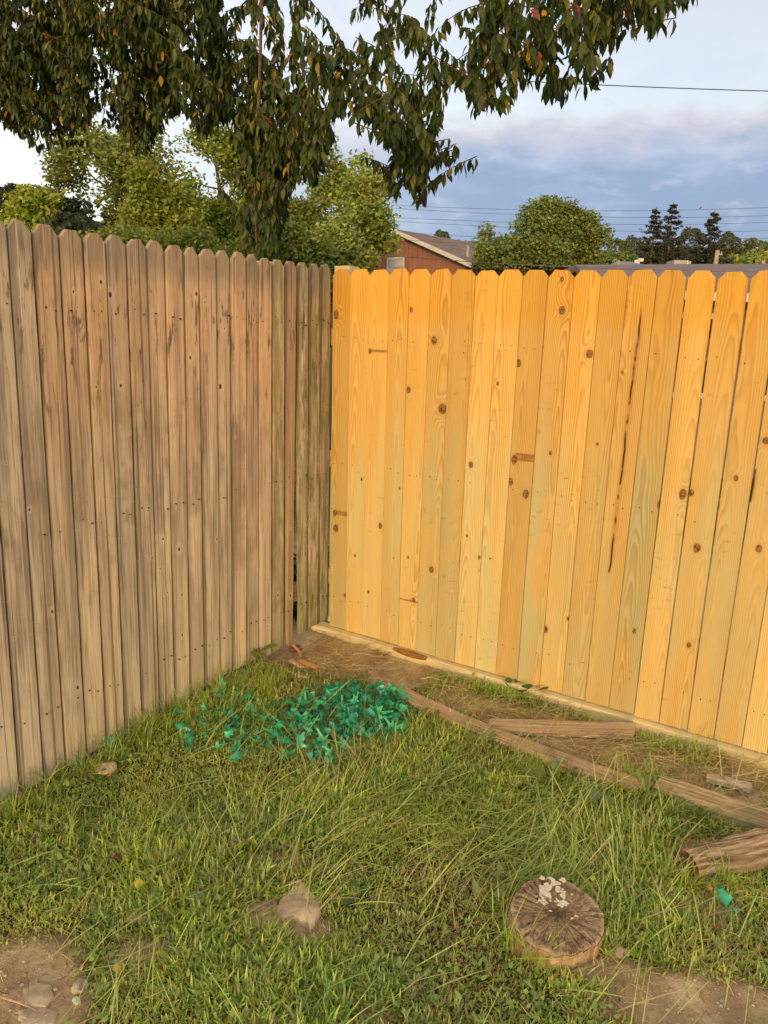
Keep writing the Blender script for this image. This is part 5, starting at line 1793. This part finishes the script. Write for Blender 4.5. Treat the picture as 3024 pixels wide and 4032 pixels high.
# ------------------------------------------------------------------ stump
def stump():
    STUMP[2] -= .006
    t = thing('stump', 'low cut tree stump with a dark cracked top and white fungus flakes', 'stump', (STUMP[0], STUMP[1], STUMP[2] - .075))
    t.rotation_euler = (R(9), R(2), 0)
    g = np.random.default_rng(9)
    r_ = random.Random(9)
    m_, t_ = new_mat('stump_wood')
    tcn = t_.n.new('ShaderNodeTexCoord')
    x, y, z = t_.xyz(tcn.outputs['Object'])
    rr = t_.m('SQRT', t_.m('ADD', t_.m('MULTIPLY', x, x), t_.m('MULTIPLY', y, y)))
    inv = t_.m('DIVIDE', 1.0, t_.m('MAXIMUM', rr, .004))
    ux, uy = t_.m('MULTIPLY', x, inv), t_.m('MULTIPLY', y, inv)
    rad = t_.noise(t_.comb(t_.m('MULTIPLY', ux, 19), t_.m('MULTIPLY', uy, 19), t_.m('MULTIPLY', rr, 45)), 1.0, 6, .7)
    rad2 = t_.noise(t_.comb(t_.m('MULTIPLY', ux, 30), t_.m('MULTIPLY', uy, 30), t_.m('MULTIPLY', rr, 60)), 1.0, 4, .65)
    fine = t_.noise(tcn.outputs['Object'], 90, 6, .65)
    blot = t_.noise(tcn.outputs['Object'], 14, 4, .6)
    c = t_.mix(t_.ss(rad, .34, .66), (.19, .12, .062), (.56, .41, .235))
    c = t_.mix(t_.ss(fine, .48, .66, 0, .7), c, (.62, .47, .28))
    c = t_.mix(t_.ss(blot, .46, .62, 0, .6), c, (.20, .13, .07))
    c = t_.mix(t_.ss(rr, .045, .012, 0, .4), c, (.06, .036, .022))
    c = t_.mix(t_.ss(rad2, .43, .34), c, (.022, .012, .008))
    rim = t_.ss(t_.m('ADD', rr, t_.m('MULTIPLY', t_.m('SUBTRACT', rad, .5), .03)), .116, .128)
    c = t_.mix(t_.m('MULTIPLY', rim, .7), c, (.66, .49, .27))
    finish(t_, c, .95, t_.m('ADD', rad, t_.m('ADD', t_.m('MULTIPLY', fine, .5), t_.m('MULTIPLY', rad2, .6))), .008, .1)
    side = plank_mat('stump_side', (.28, .18, .09), (.66, .49, .28), (.48, .34, .19), (40, 40, 9), .005)
    na, nr = 144, 22
    cracks = [(g.uniform(0, 6.28), g.uniform(.0, .7), g.uniform(.012, .03), g.uniform(.004, .012)) for _ in range(46)]
    ts = np.linspace(0, 2 * math.pi, na, endpoint=False)

    def rim_r(a):
        return .131 * (1 + .035 * math.sin(2 * a + .6) + .02 * math.sin(3 * a + 2) + .012 * math.sin(7 * a) + .006 * math.sin(17 * a + 1))
    v, f = [(0, 0, .072)], []
    for k in range(1, nr + 1):
        for a in ts:
            rn = k / nr
            rad_ = rim_r(a) * rn
            z = .075 + .004 * mnoise.noise(Vector((cos(a) * rn * 4, sin(a) * rn * 4, 2))) + .0028 * mnoise.noise(Vector((cos(a) * rn * 17, sin(a) * rn * 17, 2)))
            for (ca, r0, wd, dp) in cracks:
                if rn > r0:
                    da = abs((a - ca + math.pi) % (2 * math.pi) - math.pi)
                    if da < wd * 2:
                        z -= dp * (1 - da / (wd * 2)) * min(1, (rn - r0) * 4)
            if rn > .95:
                z -= (rn - .95) * .08
            if rn < .2:
                z -= .004 * (1 - rn / .2)
            v.append((cos(a) * rad_, sin(a) * rad_, z))
    for j in range(na):
        f.append((0, 1 + j, 1 + (j + 1) % na))
    for k in range(nr - 1):
        for j in range(na):
            j2 = (j + 1) % na
            f.append((1 + k * na + j, 1 + (k + 1) * na + j, 1 + (k + 1) * na + j2, 1 + k * na + j2))
    obj('top', mesh_np('top', v, f, [m_], True), t)
    v2, f2 = [], []
    last = v[1 + (nr - 1) * na:]
    for k in range(8):
        q = k / 7
        for j, a in enumerate(ts):
            flare = 1 + .01 + .10 * q ** 2 + .018 * math.sin(5 * a + 1) * q + .010 * mnoise.noise(Vector((a * 4, q * 3, 1)))
            v2.append((last[j][0] * flare, last[j][1] * flare, last[j][2] * (1 - q) - .06 * q + (0.0 if k else -.0004)))
    for k in range(7):
        for j in range(na):
            j2 = (j + 1) % na
            f2.append((k * na + j, (k + 1) * na + j, (k + 1) * na + j2, k * na + j2))
    obj('side', mesh_np('side', v2, f2, [side], True), t)
    # white fungus flakes, on the far half of the top
    fl = [(-.022, .050, .016, .030), (-.016, .033, .012, .014), (-.030, .028, .012, .010), (-.010, .072, .010, .016), (.006, .030, .007, .007), (.026, .026, .012, .006), (.017, .018, .008, .006), (.030, .018, .006, .005),
          (.012, .085, .014, .008), (.020, .066, .010, .010), (.030, .060, .008, .008), (.028, .048, .007, .009), (.004, .098, .010, .006), (-.018, .100, .007, .005), (.038, .098, .008, .006), (.042, .014, .006, .004), (.052, .052, .003, .003), (-.045, .040, .003, .003), (-.048, .020, .003, .002), (.050, -.012, .005, .003), (-.016, -.002, .004, .002), (.036, -.020, .004, .002)]
    for (x0, y0, a_, b2) in fl:
        x0, y0, a_, b2 = x0 * 1.1, y0 * 1.15 + .010, a_ * 1.15, b2 * 1.2
        n = 13
        ph = r_.uniform(0, 6)
        outl = [(x0 + a_ * cos(q) * (1 + .28 * math.sin(3 * q + ph) + .18 * r_.uniform(-1, 1)), y0 + b2 * sin(q) * (1 + .28 * math.sin(2 * q + ph) + .18 * r_.uniform(-1, 1))) for q in np.linspace(0, 6.28, n, endpoint=False)]
        vv = [(x, y, .0725) for x, y in outl] + [(x0 + (x - x0) * .93, y0 + (y - y0) * .93, .0762 + r_.uniform(-.0010, .0010)) for x, y in outl] + [(x0, y0, .0760)]
        ff = [[q, (q + 1) % n, n + (q + 1) % n, n + q] for q in range(n)] + [[n + q, n + (q + 1) % n, 2 * n] for q in range(n)]
        obj('fungus_flake', mesh_np('fungus_flake', vv, ff, [MAT_FUNGUS]), t)


stump()


# ------------------------------------------------------------------ stones
def slab_stone(label, poly, h, mat, seed, sink=.03, name='stone', ridge=0.0):
    """poly: world outline; top bulges, edges rounded"""
    poly = np.array(poly)
    c = poly.mean(0)
    # refine the outline
    P = []
    for a, b_ in zip(poly, np.roll(poly, -1, 0)):
        for k in range(5):
            P.append(a + (b_ - a) * k / 5)
    P = np.array(P)
    n = len(P)
    z0 = ground_h(*c)
    v, f = [], []
    rings = [(1.04, -sink), (1.0, h * .35), (.95, h * .80), (.86, h), (.66, h * 1.06), (.4, h * 1.1), (.18, h * 1.1)]
    for s_, z in rings:
        for p in P:
            q = c + (p - c) * s_
            nz = mnoise.noise(Vector((q[0] * 22, q[1] * 22, seed))) * .25 * h + mnoise.noise(Vector((q[0] * 60, q[1] * 60, seed))) * .12 * h
            hz = z + (nz if z > 0 else 0) + ridge * (q[0] - c[0]) * (1 if z > 0 else 0)
            v.append((q[0] - c[0] + mnoise.noise(Vector((q[0] * 70, q[1] * 70, z * 50))) * .002, q[1] - c[1], hz))
    v.append((0, 0, h * 1.08))
    for k in range(len(rings) - 1):
        for j in range(n):
            j2 = (j + 1) % n
            f.append((k * n + j, k * n + j2, (k + 1) * n + j2, (k + 1) * n + j))
    k = len(rings) - 1
    for j in range(n):
        f.append((k * n + j, k * n + (j + 1) % n, len(v) - 1))
    area = sum(a[0] * b_[1] - b_[0] * a[1] for a, b_ in zip(poly, np.roll(poly, -1, 0)))
    if area < 0:
        f = [tuple(reversed(q)) for q in f]
    return tag(obj(name, mesh_np(name, v, f, [mat], False), None, (c[0], c[1], z0)), label, 'stone')


def rock(label, u, v, r, mat, seed, squash=.6, name='stone', cat='stone', lift=.0):
    import bmesh
    p = at(u, v)
    bm = bmesh.new()
    bmesh.ops.create_icosphere(bm, subdivisions=3, radius=1.0)
    g = random.Random(seed)
    planes = []
    for _ in range(9):
        d = Vector((g.gauss(0, 1), g.gauss(0, 1), g.gauss(0, 1))).normalized()
        planes.append((d, g.uniform(.62, .9)))
    ex = g.uniform(.75, 1.25)
    for vt in bm.verts:
        c = vt.co.copy()
        for d, k in planes:
            q = c.dot(d)
            if q > k:
                c -= d * (q - k)
        c *= 1 + .08 * mnoise.noise(c * 2.2 + Vector((seed, 0, 0)))
        vt.co = Vector((c.x * r * ex, c.y * r / ex, c.z * r * squash))
    me = D.meshes.new(name)
    bm.to_mesh(me)
    bm.free()
    me.materials.append(mat)
    o = obj(name, me, None, (p[0], p[1], ground_h(p[0], p[1]) + r * squash * .35 + lift), (0, 0, g.uniform(0, 6)))
    return tag(o, label, cat)


slab_stone('large flat tan stone sunk in the lawn, bottom centre', [at(u, v, .01)[:2] for u, v in ((1172, 3462), (1200, 3478), (1214, 3510), (1240, 3535), (1258, 3552), (1262, 3600), (1240, 3650), (1222, 3668), (1205, 3640), (1150, 3622), (1105, 3625), (1088, 3590), (1098, 3552), (1148, 3500))], .020, MAT_STONE, 3, ridge=.05)
slab_stone('dull stone mostly hidden by grass, left of the large flat stone', [at(u, v, .004)[:2] for u, v in ((500, 3595), (545, 3585), (588, 3592), (585, 3625), (530, 3640), (492, 3625))], .014, MAT_STONE, 5)
slab_stone('pale buried rock face in the worn soil at the lower left corner', [at(u, v, .0)[:2] for u, v in ((90, 3900), (150, 3870), (205, 3880), (215, 3930), (180, 3975), (100, 3970))], .008, MAT_STONE, 6)
slab_stone('second pale buried rock at the bottom left edge', [at(u, v, .0)[:2] for u, v in ((70, 3985), (150, 3965), (235, 3985), (215, 4045), (90, 4050))], .010, MAT_STONE, 7)
rock('angular grey stone on the bare patch at the lower left', 316, 3890, .028, MAT_STONE2, 11, .65)
rock('small cracked stone touching the grass right of the angular grey one', 390, 3893, .015, MAT_STONE2, 12, .7)
rock('smooth pale pebble at the bottom left corner', 102, 4005, .019, MAT_STONE2, 13, .6)
rock('pinkish rock under the net scrap by the weathered fence', 418, 3050, .040, MAT_STONE, 14, .7)
rock('mossy rock half hidden under tall grass by the weathered fence', 165, 3262, .034, MAT_STONE2, 15, .5, lift=-.010)
rock('pale rock in the grass below the mossy one', 212, 3360, .030, MAT_STONE, 16, .5, lift=-.012)
rock('white stone chip at the edge of the grass beside the grey stone', 300, 3945, .013, MAT_FUNGUS, 19, .4)
rock('tan clod of earth right below the stump rim', 2425, 3745, .035, MAT_STONE, 20, .35, 'earth_clod', 'clod')
rk = random.Random(21)
peb = MB()
for _ in range(520):
    if rk.random() < .5:
        x, y = -.93 + rk.gauss(0, .13), 1.66 + rk.gauss(0, .10)
    else:
        x, y = .86 + rk.gauss(0, .17), 1.68 + rk.gauss(0, .06)
    r_ = .0015 + .0055 * rk.random() ** 3
    z = ground_h(x, y) + r_ * .3
    vv = []
    for (a, b_, c_) in ((1, 0, 0), (0, 1, 0), (-1, 0, 0), (0, -1, 0), (.1, .1, .8), (0, 0, -.8)):
        vv.append((x + a * r_ * rk.uniform(.7, 1.3), y + b_ * r_ * rk.uniform(.7, 1.3), z + c_ * r_))
    peb.add(vv, [(0, 1, 4), (1, 2, 4), (2, 3, 4), (3, 0, 4), (1, 0, 5), (2, 1, 5), (3, 2, 5), (0, 3, 5)], rk.choice([0, 1, 1]))
tag(obj('gravel', peb.mesh('gravel', [MAT_STONE2, MAT_STONE]), kind='stuff'), 'fine gravel crumbs on the two bare soil patches', 'gravel')

# ------------------------------------------------------------------ brick, chips, sticks, fallen leaves, litter
rock('red brick fragment against the foot of the weathered fence in the corner', 1165, 2562, .034, MAT_BRICK, 31, .8, 'brick_fragment', 'brick')
rock('orange crumb of brick on the lower left bare patch', 321, 3796, .010, MAT_BRICK, 32, .7, 'brick_crumb', 'brick crumb')


def stick(name, label, cat, p0, p1, w_, th, mat, seed, bend=.0, lift=.012, taper=.7):
    r_ = random.Random(seed)
    a, b_ = at(*p0), at(*p1)
    a = Vector((a[0], a[1], ground_h(a[0], a[1]) + lift))
    b_ = Vector((b_[0], b_[1], ground_h(b_[0], b_[1]) + lift))
    L = (b_ - a).length
    rot = math.atan2(b_.y - a.y, b_.x - a.x)
    v, f = [], []
    n = 7
    for k in range(n + 1):
        q = k / n
        ww = w_ * (1 - (1 - taper) * q) * r_.uniform(.85, 1.1) * .5
        yb = bend * math.sin(q * math.pi) * L
        tt = th * r_.uniform(.85, 1.1)
        x = L * q
        v += [(x, yb - ww, 0), (x, yb - ww * .8, tt), (x, yb + ww * .7, tt * 1.05), (x, yb + ww, .0)]
    for k in range(n):
        for q in range(4):
            q2 = (q + 1) % 4
            f.append((k * 4 + q, k * 4 + q2, (k + 1) * 4 + q2, (k + 1) * 4 + q))
    f += [(3, 2, 1, 0), tuple(n * 4 + q for q in range(4))]
    o = obj(name, mesh_np(name, v, f, [mat]), None, tuple(a), (r_.uniform(-.2, .2), -math.atan2(b_.z - a.z, L), rot))
    return tag(o, label, cat)


stick('wood_chip', 'broad pale wood chip, left of the orange chip near the corner', 'wood chip', (1143, 2625), (1192, 2652), .034, .008, MAT_CHIP, 1, lift=.030)
stick('wood_chip', 'orange-brown wood chip with a torn end near the corner', 'wood chip', (1178, 2628), (1250, 2652), .026, .010, MAT_CHIP_O, 2, lift=.032)
stick('wood_splinter', 'frayed pale splinter leaning from the brick fragment', 'splinter', (1152, 2568), (1185, 2610), .014, .008, MAT_CHIP, 3, .05, .035)
stick('stick', 'thin bare stick lying left of the net pile top', 'stick', (1105, 2655), (1208, 2690), .008, .006, MAT_CHIP, 4, -.05, .028)
stick('twig', 'dark thin twig above the broad pale wood chip', 'twig', (1118, 2602), (1210, 2620), .004, .004, MAT_TWIG, 5, .04)
stick('wood_chip', 'small pale chip on the bare strip at the foot of the kickboard', 'wood chip', (1248, 2497), (1280, 2503), .010, .004, MAT_CHIP, 6)
stick('grey_stick', 'smooth grey length of branch near the right edge below the kickboard', 'stick', (2780, 3078), (2955, 3128), .036, .028, MAT_PIPE, 7, .02, .010, 1.0)
stick('black_scrap', 'black crumpled plastic scrap behind the smooth grey stick', 'scrap', (2788, 3060), (2905, 3092), .030, .012, MAT_BLACK, 8, .06, .004, .5)
stick('straw_stalk', 'pale stalk lying right below the thick timber', 'stalk', (2805, 3222), (2920, 3290), .005, .004, MAT_CHIP, 9, .05, .01)
stick('straw_stalk', 'pale stalk crossing the thick timber foot next to another', 'stalk', (2850, 3265), (2915, 3270), .004, .004, MAT_CHIP, 10, .0, .012)
stick('straw_stalk', 'long straw stalk across the bare patch at the bottom left', 'stalk', (5, 3940), (170, 4003), .004, .003, MAT_CHIP, 11, .03, .006)


def fallen(label, u, v, L, col, seed, kind='round', lift=.02):
    p = at(u, v)
    r_ = random.Random(seed)
    o = obj('fallen_leaf', weed_leaf(kind, col), None, (p[0], p[1], ground_h(p[0], p[1]) + lift), (r_.uniform(-.6, .6), r_.uniform(-.5, .3), r_.uniform(0, 6)))
    o.scale = (L, L, L)
    return tag(o, label, 'fallen leaf')


fallen('bright yellow fallen leaf in the grass, lower left of centre', 556, 3508, .030, (.70, .46, .03), 1, lift=.045)
fallen('curled pinkish brown leaf at the end of the grey stick', 2905, 3135, .045, (.30, .19, .13), 2, 'lobed', .02)
fallen('green and tan leaf left of the large flat stone', 840, 3512, .048, (.20, .20, .08), 3, lift=.035)
fallen('blue-green round leaf below the green and tan one', 792, 3605, .050, (.10, .14, .07), 4, lift=.03)
fallen('tiny orange leaf scrap under the split log', 2785, 3520, .018, (.55, .24, .03), 5, lift=.03)
fallen('rust-coloured leaf below the pair of teal scraps', 2842, 3680, .026, (.28, .10, .04), 6, lift=.025)
fallen('small yellow leaf beside the forked pale stem, bottom left', 480, 3850, .024, (.55, .34, .04), 7, lift=.03)
fallen('yellow leaf in the long grass above the flat stone, right of centre', 1795, 3185, .03, (.60, .45, .05), 8, lift=.06)
fallen('dark red-brown leaf deep in the grass at the left', 395, 3195, .035, (.09, .03, .02), 9, lift=.02)
fallen('brown leaf in the grass under the weathered fence, further left', 485, 3395, .035, (.13, .06, .03), 10, lift=.025)
fallen('orange leaf under the pinkish rock', 425, 3085, .02, (.5, .24, .05), 11, lift=.03)

# ------------------------------------------------------------------ pile of die-cut camouflage netting
def net_piece(seed):
    r_ = random.Random(seed)
    npt = r_.choice([4, 5, 5, 6])
    ring = []
    for k in range(npt):
        a = 6.283 * k / npt + r_.uniform(-.3, .3)
        ro = r_.uniform(.7, 1.45)
        hw = r_.uniform(.03, .16)
        ring += [(a - hw / ro, ro), (a + hw / ro, ro)]
        am = a + 6.283 / npt * .5
        ri = r_.uniform(.50, .80)
        ring += [(am - .22, ri * 1.12), (am, ri), (am + .22, ri * 1.12)]
    cxx, cyy, sk = r_.uniform(-1.9, 1.9), r_.uniform(-1.7, 1.7), r_.uniform(-1.1, 1.1)

    def zf(x, y):
        return .45 * cxx * x * x + .45 * cyy * y * y + sk * x * y
    n = len(ring)
    v = [(0, 0, 0)]
    for s_ in (.45, 1.0):
        for (a, ro) in ring:
            x, y = cos(a) * ro * s_, sin(a) * ro * s_
            v.append((x, y, zf(x, y)))
    f = []
    for k in range(n):
        k2 = (k + 1) % n
        f.append([0, 1 + k, 1 + k2])
        f.append([1 + k, 1 + n + k, 1 + n + k2, 1 + k2])
    base = np.array(r_.choice([(.030, .30, .18), (.018, .19, .11), (.06, .40, .27), (.030, .25, .16), (.07, .33, .25), (.02, .22, .15)]))
    return mesh_np('net_leaf', v, f, [MAT_NET], True, np.tile(base * np.array([1.9, 1.9, 1.6]), (len(v), 1)))


NET = [net_piece(s_) for s_ in range(14)]


def net_pile():
    c = np.array([-.12, 3.09])
    t = thing('camouflage_net', 'heap of teal green die-cut camouflage netting spread on the grass', 'net', (c[0], c[1], ground_h(*c)))
    t.location = (c[0], c[1], 0)
    g = random.Random(31)
    n = 0
    main, spread_ = 190, 110
    while n < main + spread_:
        if n < main:
            a, rr = g.uniform(0, 6.28), math.sqrt(g.random())
            x, y = c[0] + .02 + .27 * rr * cos(a), c[1] + .23 * rr * sin(a)
            if x < c[0] - .12 and y > c[1] + .12:
                continue
            hill = .050 * math.exp(-(((x - c[0] - .04) / .17) ** 2 + ((y - c[1] - .03) / .15) ** 2))
            z = g.uniform(.2, 1.0) * hill + g.uniform(.008, .035)
            s_ = g.uniform(.016, .030)
        else:
            x, y = g.uniform(-.95, -.12), g.uniform(2.68, 3.25)
            if (abs(y - (2.92 - .25 * (x + .5))) > .22) or not inside(np.array([x]), np.array([y]), .05)[0]:
                continue
            if x < -.7 and g.random() < .35:
                continue
            z = g.uniform(.012, .05)
            s_ = g.uniform(.015, .028)
        o = obj('net_leaf', g.choice(NET), t, (x - c[0], y - c[1], ground_h(x, y) + z), (g.gauss(0, .6), g.gauss(0, .6), g.uniform(0, 6.28)), (s_ * g.uniform(.8, 1.4), s_ * g.uniform(.7, 1.1), s_))
        n += 1
    sh = MB()
    for _ in range(420):
        if g.random() < .6:
            a, rr = g.uniform(0, 6.28), math.sqrt(g.random())
            x, y = .02 + .29 * rr * cos(a), .25 * rr * sin(a)
        else:
            x, y = g.uniform(-.70, .0), g.uniform(-.34, .08)
        if not inside(np.array([c[0] + x]), np.array([c[1] + y]), .04)[0]:
            continue
        z = ground_h(c[0] + x, c[1] + y) + g.uniform(.006, .03) + .04 * math.exp(-(((x - .04) / .17) ** 2 + ((y - .03) / .15) ** 2)) * g.random()
        q, l_, w_ = g.uniform(0, 6.28), g.uniform(.008, .022), g.uniform(.004, .009)
        d1, d2 = Vector((cos(q), sin(q), g.gauss(0, .5))), Vector((-sin(q), cos(q), g.gauss(0, .6)))
        p = Vector((x, y, z))
        up_ = Vector((0, 0, g.uniform(-.006, .008)))
        sh.add([p - d1 * l_ - d2 * w_ * .5, p - d1 * l_ * .2 - d2 * w_ + up_, p + d1 * l_ - d2 * w_ * .3, p + d1 * l_ * .8 + d2 * w_ * .8, p + d2 * w_ * .6 + up_, p - d1 * l_ * .7 + d2 * w_], [(0, 1, 4, 5), (1, 2, 3, 4)], g.choice([0, 1, 2]))
    cols = [leafy_mat('net_shred_%s' % n_, .35, .4, .05, .1) for n_ in ('light', 'mid', 'dark')]
    for m_, cc_ in zip(cols, ((.085, .56, .38), (.045, .44, .27), (.03, .30, .18))):
        for nd in m_.node_tree.nodes:
            if nd.type == 'MIX' and nd.blend_type == 'MULTIPLY':
                for l_ in list(nd.inputs[6].links):
                    if l_.from_node.type == 'ATTRIBUTE':
                        m_.node_tree.links.remove(l_)
                        nd.inputs[6].default_value = (*cc_, 1)
    obj('net_shred', sh.mesh('net_shred', cols), t, kind='stuff')
    b = MB()
    for _ in range(90):
        a, rr = g.uniform(0, 6.28), math.sqrt(g.random())
        x, y = .02 + .26 * rr * cos(a), .21 * rr * sin(a)
        P = []
        an = g.uniform(0, 6.28)
        for k in range(5):
            P.append((x, y, ground_h(c[0] + x, c[1] + y) + .02 + .07 * math.exp(-((x - .04) / .17) ** 2 - ((y - .03) / .15) ** 2) + g.uniform(-.01, .01)))
            x += cos(an) * .022
            y += sin(an) * .022
            an += g.uniform(-.8, .8)
        b.tube(P, .0012, 3, False)
    obj('net_cord', b.mesh('net_cord', [simple_mat('net_cord', (.03, .12, .08), (.05, .18, .12), 30, .7, 0)]), t, kind='stuff')


net_pile()


def scrap(label, u, v, s_, k, rot, lift=.02):
    p = at(u, v)
    o = obj('net_scrap', NET[k], None, (p[0], p[1], ground_h(p[0], p[1]) + lift), rot, (s_, s_, s_))
    return tag(o, label, 'net scrap')


scrap('larger teal scrap below the split log at the right', 2848, 3585, .030, 3, (.7, .1, .4), .035)
scrap('smaller teal scrap just below the larger one at the right', 2888, 3608, .016, 5, (.5, .2, 1.4), .03)
scrap('thin teal strip above the larger scrap by the split log', 2835, 3535, .020, 7, (1.2, .2, .7), .035)
scrap('lone upright teal scrap in the straw between the two planks', 2097, 2893, .020, 2, (1.1, .0, .2), .03)
scrap('teal scrap on the pinkish rock by the weathered fence', 430, 2985, .034, 6, (.3, -.2, .8), .045)
scrap('dark teal scrap left of the one on the pinkish rock', 305, 3035, .022, 9, (.2, .3, .3), .03)
scrap('small teal scrap hanging by the foot of the weathered fence', 770, 2690, .028, 4, (1.2, .1, .5), .06)


# bush added behind the weathered fence to darken the gap beside the loose board
make_tree('added_shrub', 'dark bush added behind the weathered fence to darken its gap', (-.66, 4.55, -.25),
          [(-.62, 4.42, .50, .34, .30, .75), (-.75, 4.75, .55, .40, .35, .7)], .07, 110, 90, (.035, .042, .012), 41, .12, trunk_r=.03, cat='added_shrub')
